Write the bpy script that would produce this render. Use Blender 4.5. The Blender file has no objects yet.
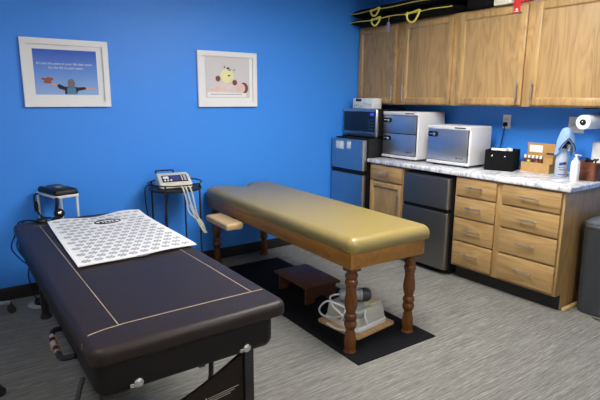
import bpy, bmesh, math, random
from mathutils import Vector, Matrix
random.seed(7)
PI = math.pi
scene = bpy.context.scene
COL = scene.collection

# ------------------------------------------------------------------ materials
MATS = {}
def new_mat(name):
    m = bpy.data.materials.new(name); m.use_nodes = True
    MATS[name] = m
    return m, m.node_tree, m.node_tree.nodes['Principled BSDF']
def N(nt, typ, **kw):
    n = nt.nodes.new(typ)
    for k, v in kw.items():
        if k in n.inputs: n.inputs[k].default_value = v
        else: setattr(n, k, v)
    return n
def coords(nt, scale=(1, 1, 1), rot=(0, 0, 0)):
    tc = N(nt, 'ShaderNodeTexCoord'); mp = N(nt, 'ShaderNodeMapping')
    mp.inputs['Scale'].default_value = scale; mp.inputs['Rotation'].default_value = rot
    nt.links.new(tc.outputs['Object'], mp.inputs['Vector'])
    return mp.outputs['Vector']
def ramp(nt, fac, stops):
    r = N(nt, 'ShaderNodeValToRGB'); e = r.color_ramp.elements
    while len(e) < len(stops): e.new(0.5)
    for i, (p, c) in enumerate(stops):
        e[i].position = p; e[i].color = (*c, 1)
    nt.links.new(fac, r.inputs['Fac'])
    return r.outputs['Color']
def bump(nt, b, h, strength=0.2, dist=0.002):
    n = N(nt, 'ShaderNodeBump'); n.inputs['Strength'].default_value = strength; n.inputs['Distance'].default_value = dist
    nt.links.new(h, n.inputs['Height']); nt.links.new(n.outputs['Normal'], b.inputs['Normal'])
def plain(name, col, rough=0.5, metal=0.0, nscale=30, var=0.06, bstr=0.05, coat=0.0, spec=0.5):
    m, nt, b = new_mat(name)
    v = coords(nt)
    n = N(nt, 'ShaderNodeTexNoise', Scale=nscale, Detail=4.0); nt.links.new(v, n.inputs['Vector'])
    lo = tuple(c * (1 - var) for c in col); hi = tuple(min(1, c * (1 + var)) for c in col)
    c = ramp(nt, n.outputs['Fac'], [(0.3, lo), (0.7, hi)])
    nt.links.new(c, b.inputs['Base Color'])
    b.inputs['Roughness'].default_value = rough; b.inputs['Metallic'].default_value = metal
    b.inputs['Coat Weight'].default_value = coat; b.inputs['Specular IOR Level'].default_value = spec
    if bstr: bump(nt, b, n.outputs['Fac'], bstr)
    return m
def oak(name, grain='z', dark=(0.26, 0.148, 0.054), light=(0.47, 0.300, 0.122), rough=0.38, s=1.0):
    m, nt, b = new_mat(name)
    lo, hi = 1.6 * s, 26 * s
    sc = {'z': (hi, hi, lo), 'y': (hi, lo, hi), 'x': (lo, hi, hi)}[grain]
    v = coords(nt, sc)
    n = N(nt, 'ShaderNodeTexNoise', Scale=1.0, Detail=6.0, Roughness=0.6, Distortion=0.6); nt.links.new(v, n.inputs['Vector'])
    sc2 = {'z': (6, 6, .9), 'y': (6, .9, 6), 'x': (.9, 6, 6)}[grain]
    v2 = coords(nt, sc2)
    w = N(nt, 'ShaderNodeTexNoise', Scale=1.0, Detail=2.0, Distortion=1.2); nt.links.new(v2, w.inputs['Vector'])
    mu = N(nt, 'ShaderNodeMath', operation='MULTIPLY'); mu.inputs[1].default_value = 14.0; nt.links.new(w.outputs['Fac'], mu.inputs[0])
    fr = N(nt, 'ShaderNodeMath', operation='PINGPONG'); fr.inputs[1].default_value = 1.0; nt.links.new(mu.outputs[0], fr.inputs[0])
    mx = N(nt, 'ShaderNodeMix'); mx.data_type = 'FLOAT'; mx.inputs[0].default_value = 0.28
    nt.links.new(n.outputs['Fac'], mx.inputs[2]); nt.links.new(fr.outputs[0], mx.inputs[3])
    mid = tuple((a + c) / 2 for a, c in zip(dark, light))
    c = ramp(nt, mx.outputs[0], [(0.22, dark), (0.42, mid), (0.75, light)])
    nt.links.new(c, b.inputs['Base Color']); b.inputs['Roughness'].default_value = rough
    bump(nt, b, n.outputs['Fac'], 0.12, 0.001)
    return m
def emit(name, col, strength):
    m, nt, b = new_mat(name)
    b.inputs['Base Color'].default_value = (*col, 1)
    b.inputs['Emission Color'].default_value = (*col, 1); b.inputs['Emission Strength'].default_value = strength
    return m

plain('blue_paint', (0.040, 0.265, 0.86), 0.5, nscale=220, var=0.03, bstr=0.12)
plain('cream_paint', (0.78, 0.76, 0.71), 0.7, nscale=220, var=0.02, bstr=0.1)
plain('white_ceiling', (0.80, 0.80, 0.78), 0.9, nscale=120)
plain('black_baseboard', (0.012, 0.012, 0.014), 0.5)
OV = oak('oak_vertical', 'z'); OH = oak('oak_horizontal', 'y')
oak('oak_pale_strip', 'y', (0.5, 0.32, 0.12), (0.72, 0.5, 0.24))
oak('table_wood', 'y', (0.22, 0.092, 0.010), (0.34, 0.150, 0.022), 0.45)
oak('turned_wood', 'z', (0.075, 0.022, 0.003), (0.15, 0.048, 0.006), 0.27)
oak('stool_wood', 'y', (0.06, 0.018, 0.005), (0.13, 0.040, 0.010), 0.62)
oak('board_wood', 'y', (0.45, 0.26, 0.10), (0.62, 0.38, 0.17), 0.5)
plain('tan_vinyl', (0.25, 0.190, 0.058), 0.33, nscale=400, var=0.03, bstr=0.08)
plain('tan_armrest_vinyl', (0.56, 0.39, 0.21), 0.4, nscale=400, var=0.03)
plain('black_leather', (0.020, 0.013, 0.0115), 0.45, nscale=260, var=0.12, bstr=0.25, spec=0.27)
plain('black_frame', (0.010, 0.009, 0.010), 0.5)
plain('black_plastic', (0.006, 0.006, 0.0065), 0.45, spec=0.3)
plain('white_enamel', (0.64, 0.64, 0.65), 0.3, var=0.008, bstr=0)
plain('tissue_white', (0.70, 0.71, 0.70), 0.7)
plain('black_fabric', (0.006, 0.006, 0.007), 0.9, nscale=200, bstr=0.3, spec=0.12)
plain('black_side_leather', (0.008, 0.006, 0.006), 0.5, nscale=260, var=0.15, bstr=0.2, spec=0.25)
plain('dark_brown_panel', (0.014, 0.009, 0.007), 0.6, spec=.2)
plain('stitch_thread', (0.55, 0.42, 0.28), 0.7)
plain('white_plastic', (0.80, 0.80, 0.80), 0.35, var=0.008, bstr=0)
plain('off_white_plastic', (0.62, 0.60, 0.50), 0.4)
plain('beige_plastic', (0.50, 0.50, 0.42), 0.4)
plain('cream_plastic', (0.55, 0.50, 0.33), 0.45)
plain('grey_plastic', (0.30, 0.31, 0.32), 0.4)
plain('dark_grey_plastic', (0.034, 0.037, 0.044), 0.42, nscale=300)
plain('grey_rim', (0.10, 0.11, 0.12), 0.3)
plain('chrome', (0.75, 0.75, 0.76), 0.15, 1.0, bstr=0)
plain('brushed_nickel', (0.62, 0.60, 0.57), 0.3, 1.0, bstr=0)
plain('white_paper', (0.80, 0.80, 0.80), 0.8, var=0.01, bstr=0)
plain('grey_print', (0.22, 0.22, 0.24), 0.8)
plain('mat_print', (0.30, 0.31, 0.33), 0.8)
plain('black_print', (0.02, 0.02, 0.03), 0.8)
plain('yellow_cord', (0.80, 0.68, 0.10), 0.6)
plain('cardboard', (0.42, 0.235, 0.075), 0.8)
plain('cardboard_pale', (0.50, 0.30, 0.11), 0.8)
plain('red_tag', (0.62, 0.015, 0.02), 0.5)
plain('cream_box', (0.66, 0.62, 0.50), 0.7)
plain('cloth_blue', (0.27, 0.42, 0.66), 0.9, nscale=90, bstr=0.3)
plain('cloth_navy', (0.03, 0.06, 0.2), 0.9)
plain('copper', (0.24, 0.085, 0.045), 0.35, 0.6, nscale=12, var=0.3)
plain('copper_clasp', (0.85, 0.45, 0.28), 0.25, 0.8)
plain('purple_tag', (0.25, 0.24, 0.45), 0.5)
plain('purple_liquid', (0.35, 0.30, 0.6), 0.3)
plain('label_navy', (0.03, 0.04, 0.18), 0.5)
plain('orange_brown', (0.33, 0.07, 0.02), 0.6)
plain('skin', (0.68, 0.38, 0.27), 0.6)
plain('pale_pink', (0.70, 0.61, 0.60), 0.7)
plain('baby_face', (0.74, 0.54, 0.50), 0.7)
plain('hair_grey', (0.17, 0.15, 0.15), 0.8)
plain('hair_brown', (0.16, 0.06, 0.05), 0.8)
plain('suit_black', (0.02, 0.012, 0.02), 0.8)
plain('vest_blue', (0.10, 0.22, 0.40), 0.8)
plain('plush_yellow', (0.80, 0.76, 0.42), 0.8)
plain('paw_brown', (0.20, 0.055, 0.05), 0.8)
plain('print_grey', (0.62, 0.60, 0.62), 0.6, nscale=3, var=0.05)
plain('amber_label', (0.10, 0.03, 0.01), 0.3)
plain('yellow_label', (0.65, 0.55, 0.06), 0.5)
plain('teal_box', (0.40, 0.50, 0.55), 0.6)
plain('rubber_black', (0.015, 0.015, 0.016), 0.7)
plain('white_metal', (0.74, 0.74, 0.72), 0.3)
emit('blue_display', (0.03, 0.03, 0.9), 1.6)
emit('light_diffuser', (1.0, 0.97, 0.93), 42.0)

# picture sky: printed blue gradient (ink, not light)
m, nt, b = new_mat('printed_sky')
tc = N(nt, 'ShaderNodeTexCoord'); sx = N(nt, 'ShaderNodeSeparateXYZ')
nt.links.new(tc.outputs['Generated'], sx.inputs[0])
c = ramp(nt, sx.outputs['Z'], [(0.0, (0.30, 0.45, 0.74)), (0.5, (0.12, 0.28, 0.72)), (1.0, (0.02, 0.09, 0.50))])
nt.links.new(c, b.inputs['Base Color']); b.inputs['Roughness'].default_value = 0.6

# brushed stainless steel
def steel(name, col, sc, rough=0.32):
    m, nt, b = new_mat(name)
    v = coords(nt, sc)
    n = N(nt, 'ShaderNodeTexNoise', Scale=1.0, Detail=3.0); nt.links.new(v, n.inputs['Vector'])
    c = ramp(nt, n.outputs['Fac'], [(0.3, tuple(x * .9 for x in col)), (0.7, col)])
    nt.links.new(c, b.inputs['Base Color']); b.inputs['Metallic'].default_value = 1.0; b.inputs['Roughness'].default_value = rough
    bump(nt, b, n.outputs['Fac'], 0.03, 0.0005)
steel('brushed_steel', (0.50, 0.51, 0.53), (300, 3, 300), 0.34)
steel('dark_steel', (0.27, 0.25, 0.22), (300, 3, 300), 0.45)
steel('warmer_steel', (0.56, 0.58, 0.62), (3, 3, 300), 0.38)

# glass / clear plastic
m, nt, b = new_mat('clear_plastic'); b.inputs['Base Color'].default_value = (0.85, 0.9, 0.92, 1)
b.inputs['Roughness'].default_value = 0.25; b.inputs['Transmission Weight'].default_value = 0.55; b.inputs['IOR'].default_value = 1.2
m, nt, b = new_mat('dark_glass'); b.inputs['Base Color'].default_value = (0.006, 0.010, 0.018, 1); b.inputs['Roughness'].default_value = 0.08

# marble laminate
m, nt, b = new_mat('marble_laminate')
v = coords(nt, (1.6, 2.6, 1.6), (0, 0, 0.6))
n0 = N(nt, 'ShaderNodeTexNoise', Scale=2.2, Detail=6.0, Roughness=0.6, Distortion=1.6); nt.links.new(v, n0.inputs['Vector'])
sub = N(nt, 'ShaderNodeMath', operation='SUBTRACT'); sub.inputs[1].default_value = 0.5; nt.links.new(n0.outputs['Fac'], sub.inputs[0])
ab = N(nt, 'ShaderNodeMath', operation='ABSOLUTE'); nt.links.new(sub.outputs[0], ab.inputs[0])
c = ramp(nt, ab.outputs[0], [(0.0, (0.30, 0.31, 0.34)), (0.018, (0.50, 0.51, 0.54)), (0.07, (0.68, 0.68, 0.70)), (0.2, (0.78, 0.78, 0.78))])
nt.links.new(c, b.inputs['Base Color']); b.inputs['Roughness'].default_value = 0.22

# carpet with streaks along the room width
m, nt, b = new_mat('streaked_carpet')
v = coords(nt, (3.0, 95, 1)); v2 = coords(nt, (14, 330, 1)); v3 = coords(nt, (1, 1, 1))
a1 = N(nt, 'ShaderNodeTexNoise', Scale=1.0, Detail=4.0, Roughness=0.65); nt.links.new(v, a1.inputs['Vector'])
a2 = N(nt, 'ShaderNodeTexNoise', Scale=1.0, Detail=2.0); nt.links.new(v2, a2.inputs['Vector'])
mx = N(nt, 'ShaderNodeMix'); mx.data_type = 'FLOAT'; mx.inputs[0].default_value = 0.45
nt.links.new(a1.outputs['Fac'], mx.inputs[2]); nt.links.new(a2.outputs['Fac'], mx.inputs[3])
c = ramp(nt, mx.outputs[0], [(0.34, (0.085, 0.083, 0.072)), (0.5, (0.165, 0.161, 0.142)), (0.66, (0.30, 0.295, 0.265))])
nt.links.new(c, b.inputs['Base Color']); b.inputs['Roughness'].default_value = 0.95; b.inputs['Specular IOR Level'].default_value = 0.15
bump(nt, b, mx.outputs[0], 0.4, 0.003)

# ------------------------------------------------------------------ helpers
def world_loc(o):
    m = Matrix.Identity(4)
    chain = []
    while o: chain.append(o); o = o.parent
    for q in reversed(chain):
        m = m @ (Matrix.Translation(q.location) @ q.rotation_euler.to_matrix().to_4x4())
    return m
def thing(name, label, cat, loc=(0, 0, 0), rotz=0, group=None):
    o = bpy.data.objects.new(name, None); COL.objects.link(o)
    o.empty_display_size = 0.1
    o.location = loc; o.rotation_euler = (0, 0, rotz); o['label'] = label; o['category'] = cat
    if group: o['group'] = group
    return o
def tag(o, label, cat, group=None):
    o['label'] = label; o['category'] = cat
    if group: o['group'] = group
    return o
def obj(name, bm, mat, parent=None, local=False, label=None, smooth=True, angle=35, origin=None):
    bmesh.ops.recalc_face_normals(bm, faces=bm.faces[:])
    if parent is not None and not local: bm.transform(world_loc(parent).inverted())
    if origin is not None: bm.transform(Matrix.Translation(-Vector(origin)))
    me = bpy.data.meshes.new(name); bm.to_mesh(me); bm.free()
    if smooth:
        me.polygons.foreach_set('use_smooth', [True] * len(me.polygons))
        me.set_sharp_from_angle(angle=math.radians(angle))
    me.materials.append(MATS[mat] if isinstance(mat, str) else mat)
    o = bpy.data.objects.new(name, me); COL.objects.link(o)
    if origin is not None: o.location = origin
    if parent is not None: o.parent = parent
    if label: o['label'] = label
    return o
def B(): return bmesh.new()
def box(bm, x0, x1, y0, y1, z0, z1, bev=0.0, seg=2, mat=None):
    t = bmesh.new()
    bmesh.ops.create_cube(t, size=1)
    for v in t.verts:
        v.co = Vector(((x0 + x1) / 2 + v.co.x * abs(x1 - x0), (y0 + y1) / 2 + v.co.y * abs(y1 - y0), (z0 + z1) / 2 + v.co.z * abs(z1 - z0)))
    if bev > 0: bmesh.ops.bevel(t, geom=t.edges[:], offset=bev, segments=seg, affect='EDGES', profile=0.5)
    if mat is not None: t.transform(mat)
    merge(bm, t); return bm
def merge(bm, t):
    me = bpy.data.meshes.new('tmp'); t.to_mesh(me); t.free(); bm.from_mesh(me); bpy.data.meshes.remove(me)
def lathe(bm, prof, center=(0, 0, 0), axis='z', seg=28, mat=None):
    """prof: list of (r, h)."""
    t = bmesh.new(); rings = []
    for r, h in prof:
        ring = []
        for i in range(seg):
            a = 2 * PI * i / seg
            ring.append(t.verts.new((r * math.cos(a), r * math.sin(a), h)))
        rings.append(ring)
    for k in range(len(rings) - 1):
        for i in range(seg):
            t.faces.new((rings[k][i], rings[k][(i + 1) % seg], rings[k + 1][(i + 1) % seg], rings[k + 1][i]))
    t.faces.new(rings[0][::-1]); t.faces.new(rings[-1])
    R = Matrix.Identity(4)
    if axis == 'x': R = Matrix.Rotation(PI / 2, 4, 'Y')
    if axis == 'y': R = Matrix.Rotation(-PI / 2, 4, 'X')
    t.transform(Matrix.Translation(center) @ (mat if mat is not None else R))
    merge(bm, t); return bm
def smooth_path(pts, n=8):
    P = [Vector(p) for p in pts]
    if len(P) < 3: return P
    out = []
    for i in range(len(P) - 1):
        p0 = P[max(i - 1, 0)]; p1 = P[i]; p2 = P[i + 1]; p3 = P[min(i + 2, len(P) - 1)]
        for k in range(n):
            t = k / n
            out.append(0.5 * ((2 * p1) + (-p0 + p2) * t + (2 * p0 - 5 * p1 + 4 * p2 - p3) * t * t + (-p0 + 3 * p1 - 3 * p2 + p3) * t ** 3))
    out.append(P[-1]); return out
def tube(bm, pts, r, seg=8, smooth=True, closed=False, n=8):
    P = smooth_path(pts, n) if smooth else [Vector(p) for p in pts]
    rings = []; m = len(P)
    up = None
    for i, p in enumerate(P):
        if closed: d = P[(i + 1) % m] - P[i - 1]
        else: d = P[min(i + 1, m - 1)] - P[max(i - 1, 0)]
        if d.length < 1e-9: d = Vector((0, 0, 1))
        d.normalize()
        if up is None:
            up = Vector((0, 0, 1)) if abs(d.z) < 0.9 else Vector((1, 0, 0))
        u = d.cross(up)
        if u.length < 1e-4: u = d.cross(Vector((0.3, 1, 0.2)))
        u.normalize(); v = u.cross(d); v.normalize(); up = v
        rr = r(i / (m - 1)) if callable(r) else r
        rings.append([bm.verts.new(p + (u * math.cos(2 * PI * k / seg) + v * math.sin(2 * PI * k / seg)) * rr) for k in range(seg)])
    cnt = m if closed else m - 1
    for i in range(cnt):
        A = rings[i]; C = rings[(i + 1) % m]
        for k in range(seg): bm.faces.new((A[k], A[(k + 1) % seg], C[(k + 1) % seg], C[k]))
    if not closed:
        bm.faces.new(rings[0][::-1]); bm.faces.new(rings[-1])
    return bm
def circle_pts(cx, cy, z, r, n=40): return [(cx + r * math.cos(2 * PI * i / n), cy + r * math.sin(2 * PI * i / n), z) for i in range(n)]
def rrect(x0, x1, y0, y1, r, n=6):
    pts = []
    for cx, cy, a0 in ((x1 - r, y1 - r, 0), (x0 + r, y1 - r, PI / 2), (x0 + r, y0 + r, PI), (x1 - r, y0 + r, 3 * PI / 2)):
        for i in range(n + 1):
            a = a0 + PI / 2 * i / n
            pts.append((cx + r * math.cos(a), cy + r * math.sin(a)))
    return pts
def loft(bm, outline, prof, mat=None):
    """outline: ccw 2D polygon; prof: list of (inset, z)."""
    n = len(outline); nor = []
    for i in range(n):
        a = Vector(outline[i - 1]); c = Vector(outline[(i + 1) % n]); d = (c - a)
        d.normalize(); nor.append(Vector((-d.y, d.x)))
    t = bmesh.new(); rings = []
    for ins, z in prof:
        rings.append([t.verts.new((outline[i][0] + nor[i].x * ins, outline[i][1] + nor[i].y * ins, z)) for i in range(n)])
    for k in range(len(rings) - 1):
        for i in range(n): t.faces.new((rings[k][i], rings[k][(i + 1) % n], rings[k + 1][(i + 1) % n], rings[k + 1][i]))
    f1 = t.faces.new(rings[0][::-1]); f2 = t.faces.new(rings[-1])
    bmesh.ops.triangulate(t, faces=[f1, f2])
    if mat is not None: t.transform(mat)
    merge(bm, t); return bm
def rim(z0, z1, r, n=6, rb=None):
    """profile of a pad with rounded upper edge radius r and lower edge radius rb"""
    rb = r if rb is None else rb
    p = [(rb * (1 - math.sin(PI / 2 * i / n)), z0 + rb * (1 - math.cos(PI / 2 * i / n))) for i in range(n + 1)]
    p += [(r * (1 - math.cos(PI / 2 * i / n)), z1 - r + r * math.sin(PI / 2 * i / n)) for i in range(n + 1)]
    return p
def poly_xz(bm, pts, y, th=0.0006):
    """flat polygon facing -y at plane y (for printed pictures), tiny thickness"""
    vs = [bm.verts.new((x, y, z)) for x, z in pts]; ws = [bm.verts.new((x, y - th, z)) for x, z in pts]
    bm.faces.new(vs); bm.faces.new(ws[::-1]); n = len(pts)
    for i in range(n): bm.faces.new((vs[i], vs[(i + 1) % n], ws[(i + 1) % n], ws[i]))
def ell(cx, cz, rx, rz, n=24, rot=0):
    return [(cx + rx * math.cos(a) * math.cos(rot) - rz * math.sin(a) * math.sin(rot), cz + rx * math.cos(a) * math.sin(rot) + rz * math.sin(a) * math.cos(rot)) for a in [2 * PI * i / n for i in range(n)]]
def text_bm(s, size, mat4, extrude=0.0003, align='CENTER'):
    cu = bpy.data.curves.new('lettering', 'FONT'); cu.body = s; cu.size = size; cu.align_x = align; cu.align_y = 'CENTER'; cu.extrude = extrude
    o = bpy.data.objects.new('lettering', cu); COL.objects.link(o)
    dg = bpy.context.evaluated_depsgraph_get(); me = bpy.data.meshes.new_from_object(o.evaluated_get(dg))
    bm = bmesh.new(); bm.from_mesh(me); bm.transform(mat4)
    bpy.data.objects.remove(o); bpy.data.meshes.remove(me); bpy.data.curves.remove(cu)
    return bm
def struct(name, bm, mat):
    o = obj(name, bm, mat, smooth=False); o['kind'] = 'structure'; return o

# ------------------------------------------------------------------ setting
XL, YF, H = -5.3, -5.6, 2.54
struct('floor', box(B(), XL, 0, YF, 0, -0.1, 0), 'streaked_carpet')
struct('ceiling', box(B(), XL, 0, YF, 0, H, H + 0.1), 'white_ceiling')
struct('wall_back', box(B(), XL - .1, 0.1, 0, 0.1, -0.1, H + .1), 'blue_paint')
struct('wall_right', box(B(), 0, 0.1, YF, 0, -0.1, H + .1), 'blue_paint')
struct('wall_left', box(B(), XL - 0.1, XL, YF, 0, -0.1, H + .1), 'cream_paint')
struct('wall_front', box(B(), XL - .1, 0.1, YF - 0.1, YF, -0.1, H + .1), 'cream_paint')
struct('baseboard_back', box(B(), XL + .012, -0.012, -0.012, 0, 0, 0.10, 0.003), 'black_baseboard')
struct('baseboard_left', box(B(), XL, XL + 0.012, YF, -0.012, 0, 0.10, 0.003), 'black_baseboard')
struct('baseboard_right', box(B(), -0.012, 0, YF, -2.475, 0, 0.10, 0.003), 'black_baseboard')

def ceiling_light(x, y, label, hx=.6):
    t = thing('ceiling_light', label, 'ceiling light', (x, y, H), group=None)
    bm = B()
    for s in (-1, 1):
        box(bm, x + s * hx - .02, x + s * hx + .02, y - .32, y + .32, H - .02, H)
        box(bm, x - hx + .02, x + hx - .02, y + s * .30 - .02, y + s * .30 + .02, H - .02, H)
    obj('frame', bm, 'white_metal', t)
    obj('diffuser', box(B(), x - hx + .02, x + hx - .02, y - .28, y + .28, H - .012, H - .004), 'light_diffuser', t)
ceiling_light(-1.75, -2.15, 'rectangular white ceiling light above the space between the two tables')
ceiling_light(-2.4, -4.4, 'rectangular white ceiling light near the front wall of the room', .32)
ceiling_light(-4.3, -2.6, 'small square ceiling light added to brighten the left floor and back wall', .16)  # unseen extra lamp, added to lift the left floor and wall

# ------------------------------------------------------------------ wall pictures
def picture_frame(x0, x1, z0, z1, label):
    t = thing('framed_picture', label, 'picture', ((x0 + x1) / 2, 0, z0))
    w = 0.042; bm = B()
    def member(pa, pb, pc, pd):
        vs = []
        for (x, z) in (pa, pb, pc, pd): vs.append((x, z))
        f = [bm.verts.new((x, -0.028, z)) for x, z in vs]; bk = [bm.verts.new((x, -0.002, z)) for x, z in vs]
        bm.faces.new(f); bm.faces.new(bk[::-1])
        for i in range(4): bm.faces.new((f[i], f[(i + 1) % 4], bk[(i + 1) % 4], bk[i]))
    member((x0, z0), (x1, z0), (x1 - w, z0 + w), (x0 + w, z0 + w))
    member((x1, z0), (x1, z1), (x1 - w, z1 - w), (x1 - w, z0 + w))
    member((x1, z1), (x0, z1), (x0 + w, z1 - w), (x1 - w, z1 - w))
    member((x0, z1), (x0, z0), (x0 + w, z0 + w), (x0 + w, z1 - w))
    obj('frame', bm, 'white_plastic', t, smooth=False)
    obj('mount', box(B(), x0 + w - .003, x1 - w + .003, -0.014, -0.003, z0 + w - .003, z1 - w + .003), 'white_paper', t)
    return t
p = picture_frame(-3.509, -2.911, 1.420, 1.905, 'white framed picture of a child with spread arms under a blue sky')
X0, X1, Z0, Z1 = -3.432, -2.997, 1.508, 1.830
pr = obj('print', box(B(), X0, X1, -0.0155, -0.0142, Z0, Z1), 'printed_sky', p)
def uv1(u, v): return (X0 + (X1 - X0) * u, Z1 - (Z1 - Z0) * v)
def P1(name, pts, mat, k=0, **kw):
    bm = B(); poly_xz(bm, [uv1(*q) for q in pts], -0.0158 - 0.0007 * k); return obj(name, bm, mat, pr, **kw)
cx, cz = uv1(.56, .74)
P1('jacket', [(.33, .79), (.37, .76), (.46, .82), (.56, .80), (.66, .83), (.78, .82), (.80, .87), (.66, .91), (.64, .99), (.45, .99), (.45, .90), (.36, .86)], 'suit_black', 0)
P1('waistcoat', [(.49, .83), (.62, .83), (.64, .99), (.48, .99)], 'vest_blue', 1)
bm = B(); poly_xz(bm, ell(cx, cz, .025, .032), -.0172); obj('hair', bm, 'hair_grey', pr)
P1('hand', [(.24, .74), (.30, .75), (.34, .79), (.31, .82), (.25, .78)], 'skin', 1)
P1('hand', [(.79, .83), (.96, .855), (.99, .875), (.80, .875)], 'skin', 1)
P1('toy_aeroplane', [(.10, .62), (.16, .64), (.20, .61), (.27, .62), (.29, .66), (.24, .70), (.27, .75), (.18, .75), (.12, .73), (.15, .69), (.10, .66)], 'orange_brown', 0)
F4 = Matrix.Translation((0, -0.0162, 0))
RX = Matrix.Rotation(PI / 2, 4, 'X')
for s, u, v, sz in (("It's not the years in your life that count.", .49, .31, .0240), ("It's the life in your years.", .50, .40, .0240)):
    x, z = uv1(u, v)
    obj('lettering', text_bm(s, sz, Matrix.Translation((x, -0.0160, z)) @ RX), 'white_paper', pr)

p = picture_frame(-2.173, -1.588, 1.413, 1.889, 'white framed picture of a sleeping baby with a yellow toy')
X0, X1, Z0, Z1 = -2.098, -1.662, 1.492, 1.842
pr = obj('print', box(B(), X0, X1, -0.0155, -0.0142, Z0, Z1), 'print_grey', p)
def P2(name, pts, mat, k=0):
    bm = B(); poly_xz(bm, [uv1(*q) for q in pts], -0.0158 - 0.0007 * k); return obj(name, bm, mat, pr)
def E2(name, u, v, rx, rz, mat, k=0, rot=0):
    bm = B(); x, z = uv1(u, v); poly_xz(bm, ell(x, z, rx, rz, rot=rot), -0.0158 - 0.0007 * k); return obj(name, bm, mat, pr)
P2('baby_body', [(.05, .86), (.08, .76), (.18, .66), (.34, .62), (.50, .66), (.66, .68), (.80, .72), (.82, .84), (.60, .87), (.30, .88)], 'pale_pink', 0)
E2('baby_hair', .86, .755, .046, .050, 'hair_brown', 1)
E2('baby_head', .785, .76, .047, .044, 'baby_face', 2)
P2('baby_arm', [(.10, .80), (.30, .70), (.42, .74), (.46, .84), (.40, .86), (.34, .78), (.14, .86)], 'baby_face', 2)
E2('soft_toy', .48, .46, .066, .062, 'plush_yellow', 1)
E2('toy_paw', .27, .53, .024, .025, 'paw_brown', 3); E2('toy_paw', .65, .62, .024, .025, 'paw_brown', 3)
for u, v, a, c2 in ((.42, .24, .007, .008), (.50, .27, .014, .009), (.54, .31, .012, .006), (.64, .31, .007, .006), (.52, .45, .012, .007)):
    E2('toy_spot', u, v, a, c2, 'black_print', 3, 0.3)
P2('caption_band', [(.03, .86), (.92, .88), (.92, .98), (.03, .98)], 'white_paper', 2)
bm = B()
for k in range(14):
    u = .10 + k * .052
    poly_xz(bm, [uv1(u, .905), uv1(u + .036, .905), uv1(u + .036, .925), uv1(u, .925)], -.0176)
obj('caption_lettering', bm, 'grey_print', pr, smooth=False)

# ------------------------------------------------------------------ cabinets on the right wall
def bar_pull(parent, x, y, z, length, axis, sub_label=None):
    bm = B(); off = 0.028; r = 0.0052
    if axis == 'y':
        tube(bm, [(x - off, y - length / 2, z), (x - off, y + length / 2, z)], r, 10, False)
        for s in (-1, 1): tube(bm, [(x, y + s * length * .32, z), (x - off, y + s * length * .32, z)], r * .8, 8, False)
    else:
        tube(bm, [(x - off, y, z - length / 2), (x - off, y, z + length / 2)], r, 10, False)
        for s in (-1, 1): tube(bm, [(x, y, z + s * length * .32), (x - off, y, z + s * length * .32)], r * .8, 8, False)
    return obj('handle', bm, 'brushed_nickel', parent)
def panel_door(parent, y0, y1, z0, z1, x, hy=None, hz=None, rail=0.052, th=0.019, hl=0.15, rec=.015):
    """framed door facing -x, y0 > y1"""
    bm = B(); y0, y1 = max(y0, y1), min(y0, y1)
    box(bm, x, x + th, y0 - rail, y0, z0, z1, .0055); box(bm, x, x + th, y1, y1 + rail, z0, z1, .0055)
    box(bm, x + .0005, x + th, y1 + rail - .001, y0 - rail + .001, z0, z0 + rail, .0055); box(bm, x + .0005, x + th, y1 + rail - .001, y0 - rail + .001, z1 - rail, z1, .0055)
    ya, yb, za, zb_ = y0 - rail + .0045, y1 + rail - .0045, z0 + rail - .0045, z1 - rail + .0045
    g = .012; o4 = [(ya, za), (yb, za), (yb, zb_), (ya, zb_)]; i4 = [(ya - g, za + g), (yb + g, za + g), (yb + g, zb_ - g), (ya - g, zb_ - g)]
    vo = [bm.verts.new((x + .003, q[0], q[1])) for q in o4]; vi = [bm.verts.new((x + rec + .001, q[0], q[1])) for q in i4]; vb = [bm.verts.new((x + rec + .002, q[0], q[1])) for q in o4]
    for k in range(4):
        n_ = (k + 1) % 4
        bm.faces.new((vo[k], vo[n_], vi[n_], vi[k])); bm.faces.new((vi[k], vi[n_], vb[n_], vb[k])); bm.faces.new((vb[k], vb[n_], vo[n_], vo[k]))
    d = obj('door', bm, 'oak_vertical', parent)
    obj('door_panel', box(B(), x + rec, x + th - .001, y1 + rail - .002, y0 - rail + .002, z0 + rail - .002, z1 - rail + .002), 'oak_panel', d)
    if hy is not None: bar_pull(d, x, hy, hz, hl, 'z')
    return d
oak('oak_panel', 'z', (0.245, 0.142, 0.055), (0.43, 0.275, 0.113), 0.42, 0.8)

def upper(name_label, y0, y1, doors):
    t = thing('wall_cabinet', name_label, 'wall cabinet', (-0.155, (y0 + y1) / 2, 1.4315))
    zb, zt = 1.4315, 2.2073
    bm = B()
    box(bm, -0.292, -0.001, y1, y1 + .016, zb, zt); box(bm, -0.292, -0.001, y0 - .016, y0, zb, zt)
    box(bm, -0.292, -0.001, y1 + .016, y0 - .016, zb + .012, zb + .03); box(bm, -0.292, -0.001, y1 + .016, y0 - .016, zt - .018, zt)
    box(bm, -0.012, -0.001, y1 + .016, y0 - .016, zb + .03, zt - .018)
    obj('carcass', bm, 'oak_vertical', t)
    bm = B()
    box(bm, -0.311, -0.292, y0 - .05, y0, zb, zt, .001); box(bm, -0.311, -0.292, y1, y1 + .05, zb, zt, .001)
    m_ = (doors[0][1] + doors[1][0]) / 2
    box(bm, -0.311, -0.292, m_ - .045, m_ + .045, zb, zt, .001)
    for a, c_ in ((y0 - .05, m_ + .045), (m_ - .045, y1 + .05)):
        box(bm, -0.311, -0.292, c_, a, zb, zb + .035); box(bm, -0.311, -0.292, c_, a, zt - .04, zt)
    obj('face_frame', bm, 'oak_vertical', t)
    for (a, c_, hy) in doors:
        panel_door(t, a, c_, zb + .012, zt - .018, -0.331, hy, 1.545)
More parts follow.
